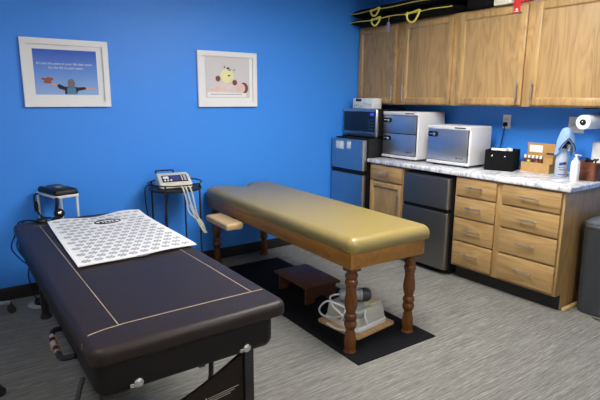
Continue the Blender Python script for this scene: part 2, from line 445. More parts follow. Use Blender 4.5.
upper('oak wall cabinet by the corner, under the black bags', -0.004, -1.249, [(-0.014, -0.562, -0.535), (-0.645, -1.218, -0.678)])
upper('oak wall cabinet above the drawers, with the red tag hanging over it', -1.251, -2.62, [(-1.284, -1.897, -1.868), (-1.962, -2.590, -1.992)])

def drawer(t, y0, y1, z0, z1, pull=0.155):
    d = obj('drawer', box(B(), -0.631, -0.611, y1, y0, z0, z1, .004), 'oak_horizontal', t)
    bar_pull(d, -0.631, (y0 + y1) / 2, (z0 + z1) / 2 + .005, pull, 'y')
def base_unit(label, y0, y1, stiles, drawers, door=None, toe_end=False):
    t = thing('base_cabinet', label, 'base cabinet', (-0.3, (y0 + y1) / 2, 0))
    bm = B()
    box(bm, -0.591, -0.003, y1, y1 + .018, .115, .876); box(bm, -0.535, -0.003, y1, y1 + .018, 0, .115)
    box(bm, -0.591, -0.003, y0 - .018, y0, .115, .876); box(bm, -0.535, -0.003, y0 - .018, y0, 0, .115)
    box(bm, -0.591, -0.003, y1 + .018, y0 - .018, .115, .133); box(bm, -0.015, -0.003, y1 + .018, y0 - .018, .133, .86)
    obj('carcass', bm, 'oak_vertical', t)
    bm = B()
    for a, c_ in stiles: box(bm, -0.611, -0.591, c_, a, .115, .876, .001)
    for i in range(len(stiles) - 1):
        box(bm, -0.611, -0.591, stiles[i + 1][0], stiles[i][1], .115, .145); box(bm, -0.611, -0.591, stiles[i + 1][0], stiles[i][1], .845, .876)
        for z in ([.71, .533, .338] if len(stiles) > 2 else [.707]): box(bm, -0.611, -0.591, stiles[i + 1][0], stiles[i][1], z - .02, z + .02)
    obj('face_frame', bm, 'oak_vertical', t)
    obj('toe_kick', box(B(), -0.545, -0.535, y1, y0, 0.0, .115), 'black_baseboard', t)
    for a in drawers: drawer(t, *a)
    if door: panel_door(t, *door)
    return t
rows = [(.718, .862), (.543, .704), (.345, .528), (.137, .331)]
base_unit('oak base cabinet with eight drawers below the marble counter', -1.567, -2.464,
          [(-1.567, -1.600), (-1.938, -2.015), (-2.432, -2.464)],
          [(-1.588, -1.950, a, c_) for a, c_ in rows] + [(-2.002, -2.446, a, c_) for a, c_ in rows])
base_unit('narrow oak base cabinet with one drawer and one door, between the two fridges', -0.545, -0.995,
          [(-0.545, -0.585), (-0.955, -0.995)], [(-0.565, -0.975, .720, .862, .12)], (-0.565, -0.975, .130, .700, -0.631, -0.952, .55, .045, .019, .13))
tag(obj('floor_strip', box(B(), -0.53, -0.03, -2.505, -2.476, 0.0, .022, .004), 'oak_pale_strip'), 'pale wooden floor strip along the side of the drawer cabinet', 'wood strip')

# counter
t = thing('worktop', 'white marble-look worktop with grey veins over the base cabinets', 'worktop', (-0.32, -1.52, .876))
obj('slab', box(B(), -0.645, -0.003, -2.512, -0.528, .8765, .914, .008, 3), 'marble_laminate', t)
obj('backsplash', box(B(), -0.022, -0.002, -2.512, -0.528, .914, .93, .003), 'marble_laminate', t)

# ------------------------------------------------------------------ fridges
def fridge(label, y0, y1, ztop, gap0, gap1, xf, zlow, doormat, xb=-0.08):
    t = thing('mini_fridge', label, 'fridge', (-0.35, (y0 + y1) / 2, 0))
    obj('body', box(B(), xf + .07, xb, y1, y0, zlow, ztop, .006), 'black_plastic', t)
    bm = B()
    for z0, z1 in ((gap1, ztop - .012), (zlow + .03, gap0)):
        bm = B()
        out = rrect(xf, xf + .062, y1 + .002, y0 - .002, .022, 5)
        loft(bm, out, [(.003, z0), (0, z0 + .003), (0, z1 - .003), (.003, z1)])
        obj('door', bm, doormat, t)
    bm = B(); box(bm, xf + .018, xf + .069, y1 + .01, y0 - .01, gap0 + .001, gap1 - .001, .004)
    obj('handle_recess', bm, 'black_plastic', t)
    for y in (y0 - .05, y1 + .05):
        for x in (xf + .12, xb - .06): obj('foot', lathe(B(), [(.018, 0), (.018, zlow + .002)], (x, y, 0)), 'rubber_black', t)
    return t
f = fridge('tall blue-tinted steel mini fridge in the corner, under the microwave', -0.02, -0.522, 1.100, .742, .788, -0.692, .02, 'brushed_steel')
# notes on the freezer door
def sheet(label, y0, y1, z0, z1):
    t = thing('paper_note', label, 'note', (-0.693, (y0 + y1) / 2, z0))
    obj('sheet', box(B(), -0.6945, -0.6928, y1, y0, z0, z1, .0004), 'white_paper', t)
    bm = B(); lathe(bm, [(.008, 0), (.008, .004), (.005, .006)], (-0.6945, (y0 + y1) / 2, z1 - .004), mat=Matrix.Rotation(-PI / 2, 4, 'Y'))
    obj('magnet', bm, 'yellow_label', t)
sheet('larger square white note on the freezer door, left of the narrow note', -0.105, -0.225, .985, 1.065)
sheet('narrow white note on the freezer door, right of the square note', -0.275, -0.335, .995, 1.068)
fridge('dark stainless mini fridge under the counter beside the drawers', -1.022, -1.538, .850, .545, .580, -0.662, .022, 'dark_steel')

# ------------------------------------------------------------------ microwave and tissue box
t = thing('microwave', 'grey microwave oven with blue lit display on top of the corner fridge', 'microwave', (-0.35, -0.3, 1.10))
obj('casing', box(B(), -0.500, -0.13, -0.526, -0.024, 1.116, 1.385, .006), 'black_plastic', t)
bm = B(); loft(bm, rrect(-0.537, -0.499, -0.530, -0.020, .014, 4), [(.004, 1.114), (0, 1.12), (0, 1.381), (.004, 1.387)])
fr = obj('front_frame', bm, 'brushed_steel', t)
obj('door_window', box(B(), -0.541, -0.535, -0.400, -0.045, 1.160, 1.362, .003), 'dark_glass', t)
cp = obj('control_panel', box(B(), -0.541, -0.535, -0.512, -0.402, 1.160, 1.362, .003), 'dark_glass', t)
obj('display', box(B(), -0.5422, -0.5408, -0.490, -0.445, 1.325, 1.348), 'blue_display', cp)
bm = B()
for r_ in range(4):
    for c_ in range(3): box(bm, -0.5416, -0.5408, -0.495 + c_ * .026, -0.477 + c_ * .026, 1.185 + r_ * .030, 1.200 + r_ * .030)
obj('keypad', bm, 'dark_grey_plastic', cp, smooth=False)
for y in (-0.07, -0.48):
    for x in (-0.48, -0.18): obj('foot', lathe(B(), [(.014, 1.1005), (.014, 1.118)], (x, y, 0)), 'rubber_black', t)
t = thing('tissue_box', 'white patterned tissue box on top of the microwave', 'tissue box', (-0.40, -0.3, 1.387))
tb = obj('carton', box(B(), -0.475, -0.355, -0.405, -0.105, 1.388, 1.492, .003), 'tissue_white', t)
bm = B()
random.seed(3)
for k in range(9):
    y = -0.13 - .030 * k; z = 1.405 + .035 * random.random()
    lathe(bm, [(.010 + .006 * random.random(), 0), (.008, .0008)], (-0.4752, y, z), mat=Matrix.Rotation(-PI / 2, 4, 'Y'), seg=10)
obj('leaf_pattern', bm, 'teal_box', tb)
obj('dark_label', box(B(), -0.4765, -0.4748, -0.235, -0.15, 1.460, 1.486), 'black_print', tb)

# ------------------------------------------------------------------ towel warmers
def warmer(label, y0, y1, z0, z1, xf, xb, splits, feet_z=.9145):
    t = thing('towel_warmer', label, 'towel warmer', ((xf + xb) / 2, (y0 + y1) / 2, .914))
    obj('casing', box(B(), xf + .012, xb, y1, y0, z0, z1, .010, 3), 'white_enamel', t)
    obj('top_trim', box(B(), xf, xf + .03, y1 + .001, y0 - .001, z1 - .032, z1 + .001, .006, 3), 'white_enamel', t)
    obj('base_trim', box(B(), xf - .004, xf + .03, y1 + .001, y0 - .001, z0 - .004, z0 + .022, .006, 3), 'white_enamel', t)
    bm = B(); box(bm, xf - .0008, xf + .004, y1 + .05, y1 + .16, z1 - .020, z1 - .010)
    obj('control_strip', bm, 'black_print', t)
    obj('door_gap_shade', box(B(), xf + .006, xf + .0125, y1 + .018, y0 - .004, splits[-1][0] - .004, splits[0][1] + .004), 'black_plastic', t)  # black strip standing in for the shade in the door gaps
    for k, (a, c_) in enumerate(splits):
        d = obj('door', box(B(), xf, xf + .02, y1 + .022, y0 - .008, a, c_, .004), 'warmer_steel', t)
        bm = B(); hz = c_ - .045; hy = y0 - .062
        mt = Matrix.Translation((xf - .001, hy, hz)) @ Matrix.Rotation(PI / 2, 4, 'Y')
        pts = []
        loft(bm, rrect(-.024, .024, -.060, .052, .023, 6), [(0, -.003), (0, .002), (.002, .003)], mt)
        obj('handle_recess', bm, 'black_plastic', d)
        bm = B(); lathe(bm, [(.005, 0), (.014, .004), (.016, .012), (.012, .020), (.002, .024)], (xf - .002, hy - .022, hz), mat=Matrix.Rotation(-PI / 2, 4, 'Y'), seg=16)
        box(bm, xf - .015, xf - .004, hy - .022, hy + .035, hz - .006, hz + .006, .004)
        obj('handle', bm, 'chrome', d)
        if k == len(splits) - 1:
            bm = B(); lathe(bm, [(.008, 0), (.008, .0012)], (xf - .0002, y1 + .125, a + .03), mat=Matrix.Rotation(-PI / 2, 4, 'Y'), seg=6)
            for j in range(6): box(bm, xf - .0012, xf + .001, y1 + .060 + .009 * j, y1 + .0655 + .009 * j, a + .026, a + .032 + .002 * (j % 2))
            obj('maker_mark', bm, 'black_print', d, smooth=False)
    for y in (y0 - .06, y1 + .06):
        for x in (xf + .05, xb - .05): obj('foot', lathe(B(), [(.020, feet_z), (.018, z0 + .003)], (x, y, 0)), 'black_plastic', t)
warmer('taller white towel warmer with two stacked steel doors', -0.545, -0.995, .932, 1.368, -0.465, -0.085,
       [(1.166, 1.332), (.962, 1.158)])
warmer('shorter white towel warmer with a single steel door', -1.100, -1.553, .934, 1.262, -0.45, -0.150,
       [(.960, 1.230)])

# ------------------------------------------------------------------ outlets
def plate(label, cat, y, z, w, h, sockets):
    t = thing('wall_plate', label, cat, (0, y, z))
    pl = obj('cover', box(B(), -0.007, -0.0005, y - w / 2, y + w / 2, z - h / 2, z + h / 2, .003), 'white_plastic', t)
    for (dy, dz) in sockets:
        bm = B(); box(bm, -0.009, -0.006, y + dy - .017, y + dy + .017, z + dz - .014, z + dz + .014, .002)
        s_ = obj('socket', bm, 'white_metal', t)
        bm = B()
        for q in (-1, 1): box(bm, -0.0094, -0.0085, y + dy + q * .007 - .0013, y + dy + q * .007 + .0013, z + dz - .004, z + dz + .006)
        obj('slot', bm, 'black_plastic', s_, smooth=False)
plate('white electrical outlet with a black plug in it, above the black organizer', 'outlet', -1.59, 1.298, .075, .118, [(0, .022), (0, -.022)])
plate('wide white double wall plate behind the paper towel roll', 'wall plate', -2.185, 1.295, .122, .122, [(-.024, .0), (.024, 0)])
t = thing('power_cord', 'black plug and cord running down from the outlet behind the organizer', 'power cord', (-0.03, -1.59, 1.276))
obj('plug', box(B(), -0.040, -0.0098, -1.605, -1.575, 1.258, 1.292, .006, 3), 'black_plastic', t)
obj('cord', tube(B(), [(-0.030, -1.59, 1.262), (-0.032, -1.588, 1.21), (-0.030, -1.572, 1.12), (-0.030, -1.555, 1.03), (-0.032, -1.55, .96), (-0.05, -1.545, .919)], .0042), 'black_plastic', t)

# ------------------------------------------------------------------ paper towel roll under the cabinet
t = thing('paper_towel_roll', 'white paper towel roll on a holder under the wall cabinet', 'paper towels', (-0.16, -2.372, 1.33))
bm = B(); prof = [(.021, 0), (.050, 0), (.052, .003), (.052, .277), (.050, .28), (.021, .28)]
seg = 36; rg = []
for r_, h_ in prof + [(.021, 0)]:
    rg.append([bm.verts.new((-.30 + h_, -2.372 + r_ * math.cos(2 * PI * i / seg), 1.33 + r_ * math.sin(2 * PI * i / seg))) for i in range(seg)])
for k in range(len(rg) - 1):
    for i in range(seg): bm.faces.new((rg[k][i], rg[k][(i + 1) % seg], rg[k + 1][(i + 1) % seg], rg[k + 1][i]))
bmesh.ops.remove_doubles(bm, verts=bm.verts[:], dist=1e-5)
obj('paper', bm, 'white_paper', t)
bm = B(); lathe(bm, [(.0205, 0), (.0205, .012), (.012, .016)], (-.294, -2.372, 1.33), mat=Matrix.Rotation(-PI / 2, 4, 'Y')); lathe(bm, [(.012, 0), (.012, .29)], (-.296, -2.372, 1.33), axis='x')
hub = obj('spindle', bm, 'black_plastic', t)
obj('hub_cap', lathe(B(), [(.008, 0), (.007, .004), (.002, .006)], (-.3095, -2.372, 1.33), mat=Matrix.Rotation(-PI / 2, 4, 'Y')), 'chrome', hub)
bm = B(); box(bm, -.016, -.008, -2.395, -2.350, 1.31, 1.4305, .003); box(bm, -.30, -.008, -2.385, -2.360, 1.4225, 1.4305, .002)
obj('bracket', bm, 'black_plastic', t)

# ------------------------------------------------------------------ counter items
CT = .9148
rz = math.atan2(-.35, .94) * -1
t = thing('organizer_box', 'black open organizer box holding white packets, beside the single-door towel warmer', 'organizer', (-0.232, -1.722, CT), math.radians(20))
def lb(bm, *a, **k): return box(bm, *a, **k)
w2, d2, h2 = .112, .118, .165
bm = B()
box(bm, -d2, -d2 + .006, -w2, w2, 0, h2); box(bm, d2 - .006, d2, -w2, w2, 0, h2)
box(bm, -d2 + .006, d2 - .006, -w2, -w2 + .006, 0, h2); box(bm, -d2 + .006, d2 - .006, w2 - .006, w2, 0, h2); box(bm, -d2 + .006, d2 - .006, -w2 + .006, w2 - .006, 0, .006)
bx = obj('box', bm, 'black_fabric', t, local=True)
for y in (.055, -.045):
    obj('stud', lathe(B(), [(.006, 0), (.006, .005), (.003, .007)], (-d2, y, .118), mat=Matrix.Rotation(-PI / 2, 4, 'Y'), seg=12), 'chrome', bx, local=True)
M20 = Matrix.Translation((-0.232, -1.722, CT)) @ Matrix.Rotation(math.radians(20), 4, 'Z')
def in_box(name, bm, mat, label, cat, group=None):
    bm.transform(M20); o = obj(name, bm, mat); tag(o, label, cat, group); return o
in_box('packet', box(B(), -.075, -.045, -.045, .075, .0065, .178, .004), 'white_paper', 'long white packet standing at the front of the black organizer', 'packet')
for k, (x, y) in enumerate(((-.01, -.025), (.02, -.055), (.055, -.030))):
    bm = B(); lathe(bm, [(.019, .0065), (.019, .145), (.017, .150), (.017, .172), (.014, .175)], (x, y, 0))
    in_box('small_jar', bm, 'white_plastic', 'white capped jar standing at the right side inside the black organizer', 'jar', 'white jars in the organizer')

t = thing('display_stand', 'stepped brown cardboard display stand behind the small bottles', 'display stand', (-0.09, -1.99, CT))
bm = B()
box(bm, -.176, -.174, -2.095, -1.858, CT, .992); box(bm, -.174, -.132, -2.093, -1.860, .974, .978)
box(bm, -.132, -.092, -2.093, -1.860, 1.034, 1.038); box(bm, -.132, -.129, -2.095, -1.858, CT, 1.037)
box(bm, -.174, -.092, -1.860, -1.858, CT, .985); box(bm, -.174, -.092, -2.095, -2.093, CT, .985)
box(bm, -.128, -.092, -2.095, -2.093, .985, 1.06); box(bm, -.128, -.092, -1.860, -1.858, .985, 1.05)
fb = obj('tiers', bm, 'cardboard_pale', t)
obj('back_panel', box(B(), -.092, -.086, -2.097, -1.856, CT, 1.142, .001), 'cardboard', t)
obj('white_card', box(B(), -.0945, -.0922, -1.985, -1.875, 1.068, 1.124), 'white_paper', t)
obj('black_lettering', box(B(), -.0945, -.0922, -2.092, -2.020, 1.056, 1.070), 'black_print', t)
labs = [('label_navy', 'dark blue'), ('yellow_label', 'yellow'), ('label_navy', 'dark blue'), ('orange_brown', 'orange-brown'), ('amber_label', 'dark red-brown')]
places = ['leftmost of the row on the cardboard stand', 'second from the left on the cardboard stand', 'middle of the row on the cardboard stand', 'second from the right on the cardboard stand', 'rightmost of the row on the cardboard stand']
for k in range(5):
    y = -1.878 - .033 * k
    t = thing('oil_bottle', 'small white-capped %s bottle, %s' % (labs[k][1], places[k]), 'bottle', (-.153, y, .9785), group='small bottles on the display stand')
    g = obj('glass', lathe(B(), [(.013, .9785), (.0145, .982), (.0145, 1.014), (.009, 1.022), (.009, 1.026)], (-.153, y, 0), seg=16), 'amber_label', t)
    obj('label_band', lathe(B(), [(.0149, .986), (.0149, 1.010)], (-.153, y, 0), seg=16), labs[k][0], g)
    obj('cap', lathe(B(), [(.010, 1.024), (.010, 1.044), (.008, 1.047)], (-.153, y, 0), seg=16), 'white_plastic', t)

# spray bottle with cloth on top
sxp, syp = -.225, -2.215
t = thing('spray_bottle', 'clear spray bottle under a folded blue cloth, left of the white pump bottle', 'spray bottle', (sxp, syp, CT))
bt = obj('bottle', lathe(B(), [(.040, CT), (.044, CT + .006), (.044, 1.035), (.041, 1.06), (.030, 1.095), (.017, 1.120), (.015, 1.135)], (sxp, syp, 0)), 'clear_plastic', t)
bm = B()
def band(bm, z0, z1, a0, a1, r=.0447, n=10, sl=0):
    for i in range(n):
        A = a0 + (a1 - a0) * i / n; C = a0 + (a1 - a0) * (i + 1) / n
        q = [(A, z0 + sl * i / n), (C, z0 + sl * (i + 1) / n), (C, z1 + sl * (i + 1) / n), (A, z1 + sl * i / n)]
        bm.faces.new([bm.verts.new((sxp + r * math.cos(a), syp + r * math.sin(a), z)) for a, z in q])
band(bm, 1.000, 1.022, PI + .1, PI + 1.2, sl=.012); band(bm, .968, .974, PI + .2, PI + 1.2); band(bm, .985, .990, PI, PI + .9); band(bm, .932, .938, PI, PI + 1.2)
obj('label_print', bm, 'label_navy', bt)
bm = B(); lathe(bm, [(.019, 1.128), (.019, 1.156), (.013, 1.160)], (sxp, syp, 0)); box(bm, sxp - .014, sxp + .014, syp - .052, syp + .024, 1.160, 1.192, .008, 3)
sh = obj('spray_head', bm, 'black_plastic', t)
obj('trigger', tube(B(), [(sxp, syp - .034, 1.165), (sxp, syp - .046, 1.14), (sxp, syp - .040, 1.112)], .006), 'white_plastic', sh)
# draped cloth: a small sheet wrapped over the spray head
bm = B(); nu, nv = 48, 16; grid = []
def cloth_pt(i, j, off=0.0):
    a = 2 * PI * i / nu; v = j / nv
    toward = math.cos(a - math.radians(225))            # +1 on the side that faces the room
    side = abs(math.sin(a - math.radians(225)))
    hang = .085 + .115 * side ** 1.5 + (.03 if toward < 0 else 0)
    r = .012 + (.038 + off) * min(1, v * 1.9) ** .5 + .012 * v + .006 * math.sin(a * 5 + v * 3) * v
    rx = r * 1.0; ry = r * 1.05
    z = 1.284 - hang * v ** 1.25 - .006 * v
    return (sxp + rx * math.cos(a), syp - .012 + ry * math.sin(a), z)
top_ = bm.verts.new((sxp, syp - .012, 1.286))
for j in range(1, nv + 1): grid.append([bm.verts.new(cloth_pt(i, j)) for i in range(nu)])
for i in range(nu): bm.faces.new((top_, grid[0][i], grid[0][(i + 1) % nu]))
for j in range(nv - 1):
    for i in range(nu): bm.faces.new((grid[j][i], grid[j][(i + 1) % nu], grid[j + 1][(i + 1) % nu], grid[j + 1][i]))
cl = tag(obj('cleaning_cloth', bm, 'cloth_blue', angle=80), 'light blue cloth with a navy stripe draped over the spray bottle', 'cloth')
bm = B(); tube(bm, [Vector(cloth_pt(i, nv - 1, .003)) + Vector((0, 0, .006)) for i in range(22, 42)], .0042, 6, False)
obj('stripe', bm, 'cloth_navy', cl)

t = thing('purple_bottle', 'small bottle of purple liquid between the spray bottle and white pump bottle', 'bottle', (-.13, -2.262, CT))
obj('bottle', lathe(B(), [(.022, CT), (.024, CT + .004), (.024, 1.00), (.012, 1.022), (.012, 1.03)], (-.13, -2.262, 0)), 'purple_liquid', t)
obj('cap', lathe(B(), [(.014, 1.026), (.014, 1.052), (.010, 1.056)], (-.13, -2.262, 0)), 'white_plastic', t)

px_, py_ = -.365, -2.385
t = thing('pump_bottle', 'white pump bottle at the front corner of the counter', 'pump bottle', (px_, py_, CT))
obj('bottle', lathe(B(), [(.027, CT), (.0295, CT + .004), (.0295, 1.045), (.026, 1.060), (.013, 1.066), (.013, 1.070)], (px_, py_, 0)), 'white_plastic', t)
bm = B(); lathe(bm, [(.014, 1.068), (.014, 1.082), (.005, 1.084), (.005, 1.096), (.011, 1.098), (.011, 1.106)], (px_, py_, 0)); tube(bm, [(px_, py_, 1.102), (px_, py_ - .028, 1.102), (px_, py_ - .034, 1.096)], .004)
obj('pump', bm, 'white_plastic', t)

# copper basket
bx_, by_ = -.17, -2.425
t = thing('copper_basket', 'brown copper basket at the end of the counter', 'basket', (bx_, by_, CT))
bm = B()
out = rrect(bx_ - .115, bx_ + .115, by_ - .075, by_ + .075, .03, 5)
loft(bm, out, [(.016, CT), (.012, CT + .006), (-.006, 1.045), (-.008, 1.050), (-.002, 1.050), (.016, CT + .012)])
bk = obj('basket', bm, 'copper', t)
bm = B()
for s in (-1, 1): tube(bm, [(bx_ - .121, by_ + .03 * s, 1.0), (bx_ - .128, by_ + .03 * s, 1.006)], .004, 6, False)
tube(bm, [(bx_ - .124, by_ + .03, 1.004), (bx_ - .134, by_ + .018, .992), (bx_ - .136, by_, .988), (bx_ - .134, by_ - .018, .992), (bx_ - .124, by_ - .03, 1.004)], .003)
obj('handle', bm, 'copper', bk)
wcx, wcy = -.10, -2.412
t = thing('wipes_canister', 'white canister standing in the copper basket', 'canister', (wcx, wcy, CT + .0125))
obj('tub', lathe(B(), [(.040, CT + .0125), (.044, CT + .018), (.044, 1.150)], (wcx, wcy, 0)), 'white_plastic', t)
obj('lid', lathe(B(), [(.045, 1.148), (.045, 1.166), (.038, 1.182), (.016, 1.188)], (wcx, wcy, 0)), 'white_plastic', t)
bm = B()
random.seed(11)
for k in range(7):
    x0 = bx_ - .060 + random.uniform(-.015, .015); y0 = by_ + .030 - .010 * k
    tube(bm, [(x0, y0, CT + .02), (x0 + random.uniform(-.015, .015), y0 + .01, 1.03), (x0 + random.uniform(-.03, .02), y0 + random.uniform(-.02, .02), 1.055), (x0 + random.uniform(-.03, .03), y0 + random.uniform(-.03, .03), 1.07)], .006, 6)
tag(obj('tangled_leads', bm, 'black_plastic'), 'black tangled leads sticking out of the copper basket', 'leads')

# ------------------------------------------------------------------ things on top of the wall cabinets
ZT = 2.2080
def bag(label, x0, x1, y0, y1, z0, z1, loops, group, tagit=False, sag=.0):
    t = thing('folded_bag', label, 'bag', ((x0 + x1) / 2, (y0 + y1) / 2, z0), group=group)
    bm = B(); nx, ny = 14, 44
    def prof(a, e): return max(0, 1 - abs(2 * a - 1) ** e) ** (1 / 2.4)
    def P(i, j, side):
        u = i / nx; v = j / ny
        u = .5 - .5 * math.cos(PI * u); v2 = .5 - .5 * math.cos(PI * v)
        f_ = prof(u, 5) * prof(v2, 9)
        h = (z1 - z0) / 2
        x = x0 + (x1 - x0) * u; y = y0 + (y1 - y0) * v2
        z = z0 + h + side * h * f_ * (1 if side < 0 else 1 + .06 * math.sin(v2 * 23 + u * 5))
        z += .005 * math.sin(v2 * 17 + z0 * 40) * (1 - f_)
        return (x + .006 * math.sin(v2 * 14 + z0 * 90) * (1 - u), y, max(z, z0))
    for side in (-1, 1):
        g = [[bm.verts.new(P(i, j, side)) for j in range(ny + 1)] for i in range(nx + 1)]
        for i in range(nx):
            for j in range(ny): bm.faces.new((g[i][j], g[i + 1][j], g[i + 1][j + 1], g[i][j + 1]))
    bmesh.ops.remove_doubles(bm, verts=bm.verts[:], dist=1e-4)
    obj('cover', bm, 'black_fabric', t, angle=80)
    bm = B(); pts = []
    for j in range(ny + 1):
        v = j / ny; pts.append((x0 - .004 + .006 * math.sin(v * 14 + z0 * 90), y0 + (y1 - y0) * v, (z0 + z1) / 2 + .004 * math.sin(v * 17 + z0 * 40)))
    tube(bm, pts, .0038, 6, False)
    obj('piping', bm, 'yellow_cord', t)
    for (yc, w, dz) in loops:
        zc = (z0 + z1) / 2
        bm = B(); tube(bm, [(x0 - .006, yc + w, zc + .01), (x0 - .018, yc + w * .9, zc - dz * .5), (x0 - .022, yc + w * .3, zc - dz), (x0 - .022, yc - w * .4, zc - dz), (x0 - .018, yc - w * .9, zc - dz * .45), (x0 - .006, yc - w, zc + .012), (x0 - .010, yc - w * .1, zc + .004), (x0 - .012, yc + w * 1.3, zc - .008)], .0085, 8)
        obj('handle', bm, 'yellow_cord', t)
    if tagit:
        bm = B(); box(bm, x0 - .012, x0 - .010, -.590, -.555, 2.105, 2.195, .0005)
        tg = obj('tag', bm, 'purple_tag', t, smooth=False)
        obj('tag_string', tube(B(), [(x0 - .004, -.572, (z0 + z1) / 2), (x0 - .011, -.572, 2.193)], .0015, 6, False), 'yellow_cord', tg)
bag('lower of two black folded bags with yellow piping on the corner cabinet', -.455, -.03, -.015, -1.30, ZT, 2.284, [(-.40, .055, .058), (-.875, .07, .080)], 'black bags on the wall cabinet', True)
bag('upper of two black folded bags with yellow piping, stacked on the other', -.440, -.03, -.010, -1.34, 2.2885, 2.385, [(-.37, .055, .055)], 'black bags on the wall cabinet')
bm = B(); loft(bm, rrect(-.375, -.04, -1.60, -1.365, .03, 5), rim(ZT, 2.33, .03))
t = tag(obj('black_case', bm, 'black_fabric'), 'black soft case between the folded bags and cream box on the cabinets', 'case')
t = thing('cream_carton', 'cream carton box on top of the wall cabinet beside the red tag', 'box', (-.2, -1.715, ZT))
obj('carton', box(B(), -.365, -.10, -1.775, -1.622, ZT + .0005, 2.315, .002), 'cream_box', t)
t = thing('red_tag', 'red hanging tag with white print over the wall cabinet door', 'tag', (-.34, -1.80, 2.13))
rt = obj('strip', box(B(), -.3375, -.3345, -1.835, -1.779, 2.137, 2.300, .001), 'red_tag', t)
obj('fold', box(B(), -.3365, -.20, -1.835, -1.779, 2.300, 2.303, .001), 'red_tag', t)
obj('support_box', box(B(), -.330, -.20, -1.86, -1.779, ZT + .0005, 2.299, .002), 'red_tag', t)
bm = B(); lathe(bm, [(.010, 0), (.010, .001)], (-.3377, -1.807, 2.160), mat=Matrix.Rotation(-PI / 2, 4, 'Y'), seg=12)
for k in range(3): box(bm, -.3387, -.3374, -1.823 + k * .012, -1.815 + k * .012, 2.143, 2.149)
obj('white_print', bm, 'white_paper', rt, smooth=False)

# ------------------------------------------------------------------ bin
t = thing('trash_can', 'dark grey step trash can beside the end of the drawer cabinet', 'trash can', (-.24, -2.74, 0))
out = rrect(-.458, -.06, -2.93, -2.512, .075, 8)
bm = B(); loft(bm, out, [(.020, .0), (.012, .006), (.010, .02), (.0, .60), (.0, .625)])
bd = obj('bin', bm, 'dark_grey_plastic', t)
bm = B(); loft(bm, out, [(-.004, .622), (-.005, .632), (-.003, .640)])
obj('rim', bm, 'chrome', t)
bm = B(); loft(bm, out, [(0, .640), (-.002, .650), (.0, .662), (.02, .676), (.06, .684)])
obj('lid', bm, 'grey_rim', t)
obj('pedal', box(B(), -.495, -.444, -2.77, -2.67, .012, .026, .004), 'chrome', t)

# ------------------------------------------------------------------ tan treatment table
t = thing('treatment_table', 'tan vinyl treatment table on turned wooden legs', 'treatment table', (-1.9, -1.07, 0))
# outline with a face notch at the wall end
def tan_outline(x0=-2.225, x1=-1.560, y0=-2.115, y1=-0.035):
    pts = []
    r = .06
    def arc(cx, cy, a0, a1, rr, n=6):
        for i in range(n + 1):
            a = a0 + (a1 - a0) * i / n; pts.append((cx + rr * math.cos(a), cy + rr * math.sin(a)))
    arc(x1 - r, y0 + r, -PI / 2, 0, r)
    for k in range(1, 24): pts.append((x1, y0 + r + (y1 - y0 - 2 * r - .03) * k / 24))
    arc(x1 - .06, y1 - .06, 0, PI / 2, .06)
    xm = (x0 + x1) / 2
    arc(xm + .105, y1 - .025, PI / 2, PI * .95, .025, 4)
    for i in range(9):
        a = -PI * .0 - PI * i / 8
        pts.append((xm + .078 * math.cos(a), y1 - .05 + .10 * math.sin(a)))
    arc(xm - .105, y1 - .025, PI * .05, PI / 2, .025, 4)
    arc(x0 + .06, y1 - .06, PI / 2, PI, .06)
    for k in range(1, 24): pts.append((x0, y1 - .06 - (y1 - y0 - .06 - r) * k / 24))
    arc(x0 + r, y0 + r, PI, 3 * PI / 2, r)
    return pts
bm = B()
loft(bm, tan_outline(), [(.006, .626), (0, .632), (0, .662), (.003, .676), (.008, .687), (.016, .697), (.026, .705), (.037, .710), (.048, .712)])
cu = obj('cushion', bm, 'tan_vinyl', t, angle=60)
for cxs, o_ in ((-2.2074, -1), (-1.5776, 1)):
    bm = B(); tube(bm, [(cxs, -2.0974, .636), (cxs, -2.0974, .662), (cxs - .006 * o_, -2.0914, .686), (cxs - .016 * o_, -2.0814, .701), (cxs - .026 * o_, -2.0714, .707)], .0022, 6)
    obj('seam', bm, 'tan_vinyl', cu)
bm = B()
box(bm, -2.212, -2.188, -2.10, -.05, .530, .627, .003); box(bm, -1.642, -1.618, -2.10, -.05, .530, .627, .003)
box(bm, -2.188, -1.642, -.074, -.05, .530, .627, .003)
box(bm, -2.188, -1.642, -2.10, -2.076, .530, .627, .003)
obj('apron', bm, 'table_wood', t)
prof = [(.040, .0), (.041, .010), (.036, .018), (.035, .03), (.037, .06), (.036, .085), (.031, .115), (.026, .140), (.026, .152), (.033, .160), (.038, .178), (.038, .190), (.033, .198),
        (.030, .206), (.036, .214), (.038, .228), (.035, .240), (.028, .248), (.029, .262), (.037, .290), (.039, .315), (.036, .345), (.031, .375), (.029, .398), (.033, .408), (.030, .416), (.036, .428),
        (.039, .440), (.036, .452), (.030, .460), (.035, .470), (.039, .480), (.037, .492), (.030, .498), (.026, .508), (.028, .516)]
for (lx, ly) in ((-2.172, -2.060), (-1.690, -2.055), (-2.150, -.105), (-1.660, -.105)):
    bm = B(); lathe(bm, prof, (lx, ly, 0), seg=28); box(bm, lx - .038, lx + .038, ly - .038, ly + .038, .512, .610, .003)
    obj('leg', bm, 'turned_wood', t)
bm = B(); loft(bm, rrect(-2.375, -2.222, -.80, -.395, .02, 4), [(.022, .485), (.008, .492), (.0, .515), (.002, .532), (.012, .540)])
ar = obj('armrest', bm, 'tan_armrest_vinyl', t, label='pale padded armrest board')
bm = B(); box(bm, -2.30, -2.205, -.62, -.58, .470, .486); box(bm, -2.226, -2.2115, -.62, -.58, .470, .54)
obj('bracket', bm, 'black_frame', ar)

# rug
tag(obj('floor_mat', box(B(), -2.235, -1.590, -2.215, -.285, .0003, .008, .003), 'black_fabric'), 'black rectangular mat under the tan treatment table', 'mat')

